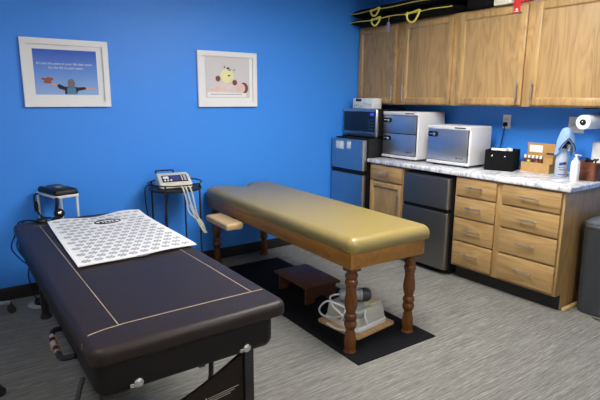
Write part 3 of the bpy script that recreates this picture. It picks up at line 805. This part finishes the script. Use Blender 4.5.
# step stool
t = thing('step_stool', 'low dark wooden step stool under the tan table', 'step stool', (-1.88, -1.16, .008))
obj('top', box(B(), -2.035, -1.725, -1.392, -.930, .134, .152, .004), 'stool_wood', t)
for y in (-1.352, -.985):
    bm = B(); x0, x1 = -2.015, -1.745
    pts = [(x0, .0085), (x0 + .07, .0085), (x0 + .085, .04), (x0 + .135, .055), (x1 - .085, .04), (x1 - .07, .0085), (x1, .0085), (x1, .134), (x0, .134)]
    a = [bm.verts.new((q[0], y - .009, q[1])) for q in pts]; c_ = [bm.verts.new((q[0], y + .009, q[1])) for q in pts]
    bm.faces.new(a); bm.faces.new(c_[::-1])
    for i in range(len(pts)): bm.faces.new((a[i], a[(i + 1) % len(pts)], c_[(i + 1) % len(pts)], c_[i]))
    obj('side_panel', bm, 'stool_wood', t, smooth=False)
obj('stretcher', box(B(), -1.890, -1.872, -1.343, -.994, .085, .133, .002), 'stool_wood', t)

# board and adjusting machine
RM = math.radians(6)
t = thing('wooden_board', 'light wooden board under the beige machine on the black mat', 'board', (-1.885, -1.795, .0085), RM)
bm = B(); loft(bm, rrect(-.185, .185, -.185, .185, .02, 4), [(.002, 0), (0, .002), (0, .016), (.002, .018)])
obj('board', bm, 'board_wood', t, local=True)
t = thing('therapy_machine', 'beige tabletop therapy machine with white cables standing under the tan table', 'therapy machine', (-1.885, -1.790, .027), RM)
bm = B(); loft(bm, rrect(-.145, .145, -.155, .155, .03, 5), [(.004, 0), (0, .004), (0, .030), (.006, .034)])
obj('base', bm, 'white_plastic', t, local=True)
bm = B(); loft(bm, rrect(-.140, .140, -.150, .150, .03, 5), [(0, .034), (.004, .06), (.012, .115), (.022, .130), (.04, .134)])
bd = obj('casing', bm, 'beige_plastic', t, local=True)
bm = B(); loft(bm, rrect(.0, .118, -.130, .128, .02, 5), [(0, .1345), (.003, .146), (.010, .150)])
obj('top_cover', bm, 'cream_plastic', bd, local=True)
bm = B(); box(bm, -.142, -.128, -.06, .06, .05, .10, .004)
obj('side_vent', bm, 'cream_plastic', bd, local=True)
bm = B(); box(bm, -.10, -.015, -.10, .05, .134, .150, .006); lathe(bm, [(.028, .150), (.024, .165), (.012, .170)], (-.055, -.02, 0))
obj('cradle', bm, 'grey_plastic', t, local=True)
bm = B(); mt = Matrix.Translation((-.115, .045, .195)) @ Matrix.Rotation(math.radians(-38), 4, 'Z') @ Matrix.Rotation(PI / 2, 4, 'Y')
lathe(bm, [(.025, 0), (.034, .006), (.036, .02), (.036, .13), (.040, .135), (.040, .155)], mat=mt)
hp = obj('handpiece', bm, 'grey_plastic', t, local=True)
bm = B(); lathe(bm, [(.042, .150), (.046, .165), (.044, .190), (.034, .205), (.012, .211)], mat=mt)
obj('massage_head', bm, 'dark_grey_plastic', hp, local=True)
bm = B(); lathe(bm, [(.014, .134), (.014, .165)], (-.03, -.01, 0))
box(bm, -.128, -.055, -.150, -.105, .092, .122, .008)
obj('control_unit', bm, 'grey_plastic', t, local=True)
bm = B()
tube(bm, [(-.09, -.12, .115), (-.16, -.05, .15), (-.20, .06, .17), (-.22, .12, .11), (-.19, .13, .05), (-.155, .06, .04), (-.16, -.04, .10), (-.12, -.03, .165), (-.04, -.03, .165)], .0062)
tube(bm, [(-.05, -.13, .13), (-.10, -.17, .11), (-.09, -.178, .05), (-.15, -.15, .02), (-.20, -.03, .006), (-.19, .08, .004)], .0062)
tube(bm, [(-.10, .04, .20), (-.17, .07, .19), (-.20, .02, .15), (-.17, -.04, .09), (-.158, .0, .03)], .0062)
obj('cable', bm, 'white_plastic', t, local=True)

def spin(o, pivot, ang):
    R_ = Matrix.Rotation(ang, 3, 'Z'); p_ = Vector(pivot)
    o.location = R_ @ (Vector(o.location) - p_) + p_; o.rotation_euler.z += ang
for o in list(COL.objects):
    if o.parent is None and o.name in ('treatment_table', 'floor_mat', 'step_stool'):
        spin(o, (-2.2, -2.1, 0), math.radians(-2.0 if o.name != 'floor_mat' else -1.3))

# ------------------------------------------------------------------ plant stand with electrotherapy device
cx, cy = -2.505, -.245
t = thing('round_stand', 'round black metal stand between the two tables', 'stand', (cx, cy, 0))
obj('tray', lathe(B(), [(.205, .755), (.212, .757), (.212, .772), (.205, .774)], (cx, cy, 0), seg=48), 'black_frame', t)
bm = B(); tube(bm, circle_pts(cx, cy, .812, .212), .0055, 8, False, True)
obj('guard_ring', bm, 'black_frame', t)
for a in (35, 125, 215, 305):
    ca, sa = math.cos(math.radians(a + 12)), math.sin(math.radians(a + 12))
    obj('leg', tube(B(), [(cx + .206 * ca, cy + .206 * sa, .812), (cx + .206 * ca, cy + .206 * sa, .0)], .0075, 8, False), 'black_frame', t)
bm = B(); tube(bm, circle_pts(cx, cy, .18, .203), .005, 8, False, True)
obj('lower_ring', bm, 'black_frame', t)
RD = math.radians(-8)
t = thing('electrotherapy_unit', 'beige electrotherapy unit with black control panel on the round stand', 'medical device', (cx - .018, cy - .015, .7745), RD)
w_, d_ = .128, .105
bm = B()
pr_ = [(-d_, 0.008), (d_, .008), (d_, .105), (.02, .105), (-d_ + .008, .045)]
a = [bm.verts.new((-w_, q[0], q[1])) for q in pr_]; c_ = [bm.verts.new((w_, q[0], q[1])) for q in pr_]
bm.faces.new(a); bm.faces.new(c_[::-1])
for i in range(5): bm.faces.new((a[i], a[(i + 1) % 5], c_[(i + 1) % 5], c_[i]))
bmesh.ops.bevel(bm, geom=bm.edges[:], offset=.006, segments=2, affect='EDGES')
cs = obj('casing', bm, 'off_white_plastic', t, local=True)
ang = math.atan2(.060, .117)
MP = Matrix.Translation((0, -.0385, .0765)) @ Matrix.Rotation(ang, 4, 'X') @ Matrix.Scale(.86, 4)
def onp(bm): bm.transform(MP); return bm
pn = obj('control_panel', onp(box(B(), -.118, .118, -.052, .052, 0, .003, .001)), 'black_print', cs, local=True)
obj('display', onp(box(B(), -.040, .045, -.030, .040, .003, .0045)), 'label_navy', pn, local=True)
for k in range(3): obj('knob', onp(lathe(B(), [(.010, .003), (.008, .012)], (-.095 + .028 * k, -.03, 0), seg=12)), 'white_plastic', pn, local=True)
for k in range(4):
    obj('button', onp(box(B(), .062, .072, -.035 + .02 * k, -.025 + .02 * k, .003, .006)), 'white_plastic', pn, local=True)
    obj('button', onp(box(B(), .085, .105, -.035 + .02 * k, -.027 + .02 * k, .003, .006)), 'white_plastic', pn, local=True)
obj('gauge', onp(box(B(), -.105, -.055, .0, .035, .003, .005)), 'white_plastic', pn, local=True)
obj('front_strip', box(B(), .0, .075, -d_ - .001, -d_ + .004, .018, .028), 'orange_brown', cs, local=True)
bm = B(); tube(bm, [(-.118, .095, .09), (-.120, .10, .118), (-.108, .102, .127), (.01, .102, .127), (.022, .10, .118), (.024, .095, .09)], .006, 8, n=6)
obj('handle', bm, 'black_plastic', cs, local=True)
bm = B()
for dx, ex in ((-.045, -.012), (-.018, .004), (.015, -.012)):
    tube(bm, [(cx + dx, cy - .118, .800), (cx + dx + .006, cy - .19, .812), (cx + dx + .02, cy - .226, .79), (cx + dx + .04, cy - .235, .70), (cx + dx + .07 + ex, cy - .235, .60), (cx + .12 + ex, cy - .225, .50), (cx + .145 + ex, cy - .22, .44), (cx + .152 - dx * .3, cy - .22, .41)], .0062)
tube(bm, [(cx + .140, cy - .22, .42), (cx + .115, cy - .222, .46), (cx + .065, cy - .235, .55), (cx + .02, cy - .232, .66)], .005)
tag(obj('lead_wires', bm, 'off_white_plastic'), 'cream lead wires hanging from the unit on the round stand', 'wires')
bm = B(); tube(bm, [(cx + .02, cy + .13, .80), (cx + .025, cy + .21, .80), (cx + .02, cy + .225, .70), (cx - .01, cy + .22, .5), (cx - .03, cy + .21, .3), (cx - .02, cy + .2, .005)], .004)
tube(bm, [(cx - .15, cy + .10, .79), (cx - .20, cy + .15, .76), (cx - .19, cy + .18, .6), (cx - .17, cy + .18, .45), (cx - .16, cy + .18, .3)], .004)
tag(obj('device_cord', bm, 'black_plastic'), 'dark cord hanging behind the round stand', 'cord')

# ------------------------------------------------------------------ black massage table
t = thing('massage_table', 'black leather massage table with tan stitching in the foreground', 'massage table', (-3.32, -1.45, 0))
bm = B(); loft(bm, rrect(-3.706, -2.918, -2.518, -.40, .055, 6), rim(.603, .664, .028, 6, .010))
tp = obj('top_pad', bm, 'black_leather', t, angle=60)
zs = .6645
bm = B()
tube(bm, [(-3.706, -2.400, .630), (-3.704, -2.392, .645), (-3.694, -2.382, .657), (-3.674, -2.372, zs), (-3.62, -2.356, zs), (-3.54, -2.346, zs), (-3.30, -2.343, zs), (-2.952, -2.346, zs), (-2.934, -2.346, .660), (-2.921, -2.346, .648), (-2.918, -2.346, .632)], .0016, 6, False)
tube(bm, [(-3.565, -2.348, zs), (-3.565, -.56, zs)], .0016, 6, False)
tube(bm, [(-3.000, -2.344, zs), (-3.03, -.41, zs)], .0016, 6, False)
tube(bm, [(-3.690, -.56, zs - .002), (-3.3, -.56, zs), (-2.95, -.56, zs - .002)], .0014, 6, False)
obj('stitching', bm, 'stitch_thread', tp)
bm = B()
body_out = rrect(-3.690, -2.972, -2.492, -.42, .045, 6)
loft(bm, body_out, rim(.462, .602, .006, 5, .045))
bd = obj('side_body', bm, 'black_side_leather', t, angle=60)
bm = B(); tube(bm, [(-3.52, -2.492, .592), (-3.35, -2.492, .596), (-3.2, -2.492, .597), (-3.02, -2.490, .597)], .0028, 6)
obj('trim_welt', bm, 'black_frame', bd)
for x in (-3.549, -3.112):
    bm = B(); lathe(bm, [(.017, 0), (.019, .004), (.017, .010), (.008, .014)], (x, -2.492, .500), mat=Matrix.Rotation(PI / 2, 4, 'X'), seg=14)
    box(bm, x - .030, x + .006, -2.497, -2.488, .484, .500, .003)
    obj('corner_knob', bm, 'chrome', bd)
for x, y in ((-3.645, -2.43), (-3.075, -2.43), (-3.575, -.50), (-3.075, -.50)):
    bm = B(); box(bm, x - .022, x + .022, y - .022, y + .022, .028, .470, .004)
    lg = obj('leg', bm, 'black_frame', t)
    obj('rubber_foot', lathe(B(), [(.034, 0), (.036, .008), (.030, .028)], (x, y, 0), seg=20), 'rubber_black', lg)
for y, sgn in ((-2.30, 1), (-.62, -1)):
    bm = B(); tube(bm, [(-3.215, y - .08 * sgn, .435), (-3.19, y - .02 * sgn, .33), (-3.15, y + .10 * sgn, .14)], .011, 8, False)
    box(bm, -3.30, -3.14, y - .11, y - .06, .446, .466, .004); box(bm, -3.285, -3.255, y - .115, y - .055, .425, .447, .006); box(bm, -3.225, -3.205, y - .10, y - .06, .425, .447, .006)
    obj('brace', bm, 'black_frame', t)
bm = B()
n = 14; P_ = []
for i in range(n + 1):
    u = i / n; x = -3.62 + (3.62 - 3.098) * u; P_.append((x, .30 + .115 * max(0, u - .35) ** 1.4 * 1.9 + .03 * u))
lo = [(x, .17) for x, _ in P_]
for yy in (-2.438, -2.424):
    up = [bm.verts.new((x, yy, z)) for x, z in P_]; dn = [bm.verts.new((x, yy, z)) for x, z in lo]
    for i in range(n): bm.faces.new((up[i], up[i + 1], dn[i + 1], dn[i]))
bm.verts.ensure_lookup_table(); m_ = 2 * (n + 1)
for off in (0, n + 1):
    for i in range(n): bm.faces.new((bm.verts[off + i], bm.verts[off + i + 1], bm.verts[m_ + off + i + 1], bm.verts[m_ + off + i]))
for i in (0, n): bm.faces.new((bm.verts[i], bm.verts[n + 1 + i], bm.verts[m_ + n + 1 + i], bm.verts[m_ + i]))
ep = obj('end_panel', bm, 'dark_brown_panel', t, smooth=False, label='dark brown lower panel with white lines')
bm = B()
for k in range(3):
    box(bm, -3.270, -3.13 - .02 * k, -2.440, -2.4382, .318 - .009 * k, .3192 - .009 * k, mat=Matrix.Translation((-3.2, 0, .32)) @ Matrix.Rotation(-.10, 4, 'Y') @ Matrix.Translation((3.2, 0, -.32)))
box(bm, -3.300, -3.283, -2.440, -2.4382, .296, .310); box(bm, -3.280, -3.275, -2.440, -2.4382, .292, .316)
bm.transform(Matrix.Translation((.008, 0, -.016)))
obj('white_lines', bm, 'beige_plastic', ep, smooth=False)
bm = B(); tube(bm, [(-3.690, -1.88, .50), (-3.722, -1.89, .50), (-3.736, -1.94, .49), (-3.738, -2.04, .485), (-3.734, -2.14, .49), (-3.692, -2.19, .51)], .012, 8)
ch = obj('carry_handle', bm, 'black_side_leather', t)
for q0, q1, rr in (((-3.7335, -1.925, .4935), (-3.736, -1.95, .490), .0135), ((-3.739, -1.985, .487), (-3.7395, -2.035, .4855), .0165), ((-3.739, -2.065, .4865), (-3.738, -2.085, .487), .0135)):
    obj('clasp', tube(B(), [q0, q1], rr, 10, False), 'copper_clasp', ch, label='shiny copper coloured clasp')
bm = B(); tube(bm, [(-3.695, -2.30, .47), (-3.735, -2.36, .40), (-3.748, -2.40, .30), (-3.722, -2.42, .20), (-3.69, -2.41, .16), (-3.672, -2.40, .26)], .010, 8)
obj('strap', bm, 'black_frame', t)

# acupressure mat on it
t = thing('acupressure_mat', 'white mat with grey rosettes and an oval logo on the black massage table', 'mat', (-3.22, -1.07, .665))
cs4 = [(-3.520, -.585), (-2.906, -.545), (-2.912, -1.575), (-3.548, -1.610)]   # far-left, far-right, near-right, near-left
def mp_(u, v):
    a = Vector(cs4[0]).lerp(Vector(cs4[1]), u); c_ = Vector(cs4[3]).lerp(Vector(cs4[2]), u); q = a.lerp(c_, v)
    z = .668 + .004 * (math.sin(v * 7 + u * 2) + 1) * .5 + .003 * (1 + math.sin(u * 9 + 1)) * .5 + .012 * max(0, v - .9) * 10 * max(0, .3 - abs(u - .75)) + .016 * max(0, .14 - v) / .14 * (.5 + .5 * math.cos(u * 9 - 1.2))
    return Vector((q.x, q.y, z))
bm = B(); nu, nv = 24, 36
g = [[bm.verts.new(mp_(i / nu, j / nv)) for j in range(nv + 1)] for i in range(nu + 1)]
for i in range(nu):
    for j in range(nv): bm.faces.new((g[i][j], g[i][j + 1], g[i + 1][j + 1], g[i + 1][j]))
r_ = bmesh.ops.extrude_face_region(bm, geom=bm.faces[:])
for v in [e for e in r_['geom'] if isinstance(e, bmesh.types.BMVert)]: v.co.z += .006
mt_ = obj('cloth', bm, 'white_paper', t, angle=60)
bm = B(); rows_, cols_ = 15, 10
for r_ in range(rows_):
    for c_ in range(cols_ - (r_ % 2)):
        u = (.075 + (c_ + .5 * (r_ % 2)) * (.85 / (cols_ - 1))); v = .05 + r_ * (.90 / (rows_ - 1))
        if abs(u - .55) < .17 and .12 < v < .26: continue
        for k in range(7):
            a = PI / 3 * k; d = 0 if k == 6 else .0175
            q = mp_(u, v); rr = .0082
            x, y, z = q.x + d * math.cos(a), q.y + d * math.sin(a), q.z + .0075
            vs = [bm.verts.new((x + rr * math.cos(PI / 3 * j), y + rr * math.sin(PI / 3 * j), z)) for j in range(6)]
            bm.faces.new(vs)
obj('rosette_print', bm, 'mat_print', mt_, smooth=False)
bm = B(); q = mp_(.55, .19)
tube(bm, [(q.x + .082 * math.cos(a), q.y + .050 * math.sin(a), q.z + .008) for a in [2 * PI * i / 40 for i in range(40)]], .0042, 6, False, True)
for i in range(5):
    x = q.x - .05 + .022 * i; box(bm, x, x + .014, q.y - .018, q.y + .018 - .006 * (i % 2), q.z + .0072, q.z + .0085)
    box(bm, x + .004, x + .010, q.y - .002, q.y + .004, q.z + .0074, q.z + .0087)
obj('oval_logo', bm, 'black_print', mt_, smooth=False)
e_ = mp_(.50, 1.0)
obj('fabric_tag', box(B(), e_.x - .028, e_.x + .028, e_.y - .018, e_.y + .006, e_.z + .001, e_.z + .0035), 'grey_print', mt_, smooth=False)

# ------------------------------------------------------------------ white side stand with device, at the head of the black table
t = thing('white_side_stand', 'white metal side stand behind the head of the black massage table', 'stand', (-3.39, -.20, 0))
c4 = [(-3.505, -.060), (-3.425, -.375), (-3.255, -.330), (-3.330, -.030)]
zt_ = .792
bm = B()
cp_ = []
for i in range(4):
    A = Vector(c4[i]); Bv = Vector(c4[(i + 1) % 4]); Cc = Vector(c4[i - 1])
    d1 = (Bv - A).normalized(); d0 = (Cc - A).normalized(); r = .03
    for k in range(5):
        s = k / 4; q = (A + d0 * r) * (1 - s) ** 2 + A * 2 * s * (1 - s) + (A + d1 * r) * s * s; cp_.append((q.x, q.y))
cp_ = cp_[::-1] if sum(cp_[i - 1][0] * cp_[i][1] - cp_[i][0] * cp_[i - 1][1] for i in range(len(cp_))) < 0 else cp_
loft(bm, cp_, [(.004, zt_), (0, zt_ + .004), (0, zt_ + .014), (.004, zt_ + .018)])
obj('shelf', bm, 'white_metal', t)
for i, (x, y) in enumerate(((-3.495, -.085), (-3.415, -.345), (-3.275, -.315), (-3.338, -.055))):
    obj('leg', tube(B(), [(x, y, zt_ + .004), (x, y, .012)], .009, 8, False), 'white_metal', t)
bm = B(); tube(bm, [(-3.495, -.085, .03), (-3.338, -.055, .03)], .008, 8, False)
obj('stretcher', bm, 'white_metal', t)
t = thing('black_stimulator', 'black portable stimulator device on the white side stand', 'medical device', (-3.378, -.195, zt_ + .0185), math.radians(14))
bm = B(); loft(bm, rrect(-.085, .085, -.150, .150, .018, 4), [(.004, 0), (0, .004), (0, .020), (.010, .036), (.018, .040)])
d = obj('casing', bm, 'black_plastic', t, local=True)
obj('screen', box(B(), -.040, .050, -.08, .03, .0405, .0425, .0005), 'dark_grey_plastic', d, local=True)
bm = B(); tube(bm, [(.035 * math.cos(a) + .01, .035 * math.sin(a) - .03, .043) for a in [2 * PI * i / 24 for i in range(18)]], .003, 6, False)
obj('silver_mark', bm, 'grey_plastic', d, local=True)
obj('button', box(B(), -.055, -.035, .09, .12, .0395, .042), 'grey_plastic', d, local=True)
# hanging probes and cables
bm = B(); tube(bm, [(-3.500, -.10, .80), (-3.525, -.13, .79), (-3.528, -.15, .73), (-3.520, -.20, .68), (-3.50, -.28, .655), (-3.47, -.385, .67)], .007)
tube(bm, [(-3.42, -.385, .805), (-3.422, -.395, .77), (-3.43, -.395, .72), (-3.435, -.39, .69)], .012)
lathe(bm, [(.012, -.045), (.014, .0), (.010, .03)], (-3.522, -.155, .725), seg=12)
t = thing('probe_holder', 'black probes and cables dangling at the front of the white side stand', 'probe cables', (-3.45, -.38, .67))
cb = obj('cable', bm, 'black_plastic', t)
bm = B(); lathe(bm, [(.028, 0), (.034, .006), (.034, .02), (.022, .03), (.010, .034)], (-3.420, -.420, .700), mat=Matrix.Rotation(math.radians(70), 4, 'X')); 
obj('probe', bm, 'black_plastic', t)
bm = B(); lathe(bm, [(.012, 0), (.012, .038), (.004, .042)], (-3.420, -.420, .700), mat=Matrix.Rotation(math.radians(70), 4, 'X'))
obj('silver_centre', bm, 'chrome', t)
bm = B(); lathe(bm, [(.034, .6655), (.036, .672), (.030, .684), (.012, .690)], (-3.535, -.455, 0)); tube(bm, [(-3.535, -.455, .686), (-3.53, -.40, .70), (-3.52, -.30, .68)], .006)
obj('probe', bm, 'black_plastic', t)
bm = B(); lathe(bm, [(.030, .6655), (.032, .672), (.026, .690), (.008, .700)], (-3.455, -.50, 0)); box(bm, -3.50, -3.42, -.53, -.47, .6655, .676, .004)
pb = obj('probe_cup', bm, 'black_plastic', t)
bm = B()
for k in range(5): box(bm, -3.497 + .016 * k, -3.489 + .016 * k, -.525 + .008 * (k % 2), -.515 + .008 * (k % 2), .6762, .6785)
obj('silver_marks', bm, 'grey_plastic', pb, smooth=False)

# cables hanging at the left side
bm = B()
tube(bm, [(-3.56, -.42, .669), (-3.62, -.385, .672), (-3.668, -.372, .655), (-3.690, -.36, .58), (-3.722, -.36, .49), (-3.675, -.36, .40), (-3.625, -.36, .345)], .0045)
tube(bm, [(-3.57, -.44, .669), (-3.615, -.395, .672), (-3.650, -.375, .650), (-3.665, -.37, .58), (-3.690, -.37, .50), (-3.66, -.37, .42), (-3.618, -.37, .37)], .0045)
tube(bm, [(-3.62, -.36, .36), (-3.64, -.36, .28), (-3.625, -.35, .18), (-3.60, -.30, .08), (-3.57, -.27, .045)], .0045)
t = thing('black_cables', 'black looped cables hanging off the left edge of the massage table', 'cables', (-3.65, -.37, .4))
obj('cable', bm, 'black_plastic', t)
bm = B(); box(bm, -3.632, -3.602, -.385, -.345, .325, .405, .010, 3)
obj('connector', bm, 'black_plastic', t)
t = thing('floor_pedal', 'round grey foot pedal with black housing on the floor behind the massage table', 'foot pedal', (-3.56, -.26, 0))
bm = B(); lathe(bm, [(.075, 0), (.078, .006), (.076, .018), (.060, .024), (.02, .026)], (-3.575, -.240, 0), seg=30)
obj('disc', bm, 'grey_plastic', t)
bm = B(); lathe(bm, [(.048, .024), (.050, .04), (.040, .058), (.012, .064)], (-3.562, -.262, 0)); 
obj('housing', bm, 'black_plastic', t)

# ------------------------------------------------------------------ rolling stools at the left edge
def rolling_stool(cx, cy, a0, label):
    t = thing('rolling_stool', label, 'stool', (cx, cy, 0))
    for k in range(5):
        a = math.radians(a0 + 72 * k); ca, sa = math.cos(a), math.sin(a)
        bm = B(); tube(bm, [(cx, cy, .105), (cx + .14 * ca, cy + .14 * sa, .096), (cx + .285 * ca, cy + .285 * sa, .078)], lambda s: .019 - .006 * s, 8)
        obj('base_arm', bm, 'grey_plastic', t)
        x, y = cx + .29 * ca, cy + .29 * sa
        bm = B()
        for s in (-1, 1):
            lathe(bm, [(.018, -.009), (.026, -.007), (.026, .007), (.018, .009)], (x + s * .014 * -sa, y + s * .014 * ca, .0262), mat=Matrix.Rotation(a, 4, 'Z') @ Matrix.Rotation(PI / 2, 4, 'X'), seg=18)
        box(bm, x - .012, x + .012, y - .012, y + .012, .026, .060, .004); tube(bm, [(x, y, .05), (x, y, .078)], .006, 6, False)
        obj('caster', bm, 'rubber_black', t)
    obj('column', lathe(B(), [(.030, .085), (.030, .20), (.016, .202), (.016, .42)], (cx, cy, 0)), 'grey_plastic', t)
    obj('seat', lathe(B(), [(.12, .415), (.155, .425), (.160, .45), (.150, .475), (.12, .485)], (cx, cy, 0), seg=36), 'black_leather', t)
rolling_stool(-4.045, -.300, 6, 'rolling stool with grey base arm and black caster by the back wall')
rolling_stool(-4.205, -1.470, 18, 'rolling stool whose black caster shows at the lower left edge')

# ------------------------------------------------------------------ camera
cam = bpy.data.cameras.new('camera'); co = bpy.data.objects.new('camera', cam); COL.objects.link(co)
yaw, pitch, roll, f = (0.61812, 0.19997, 0.00400, 500.99)
fw = Vector((math.sin(yaw) * math.cos(pitch), math.cos(yaw) * math.cos(pitch), -math.sin(pitch)))
rt_ = Vector((math.cos(yaw), -math.sin(yaw), 0)); up = rt_.cross(fw)
r2 = rt_ * math.cos(roll) + up * math.sin(roll); u2 = -rt_ * math.sin(roll) + up * math.cos(roll)
M = Matrix((r2, u2, -fw)).transposed().to_4x4(); M.translation = Vector((-4.0188, -4.1399, 1.4878))
co.matrix_world = M
cam.sensor_width = 36; cam.lens = 36 * f / 600; cam.clip_start = 0.05
scene.camera = co

w = bpy.data.worlds.new('world'); scene.world = w; w.use_nodes = True
w.node_tree.nodes['Background'].inputs['Color'].default_value = (0.9, 0.95, 1, 1); w.node_tree.nodes['Background'].inputs['Strength'].default_value = 0.3
vs = scene.view_settings; vs.view_transform = 'Standard'; vs.look = 'None'; vs.gamma = 1; vs.use_curve_mapping = False
vs.exposure = 0.08
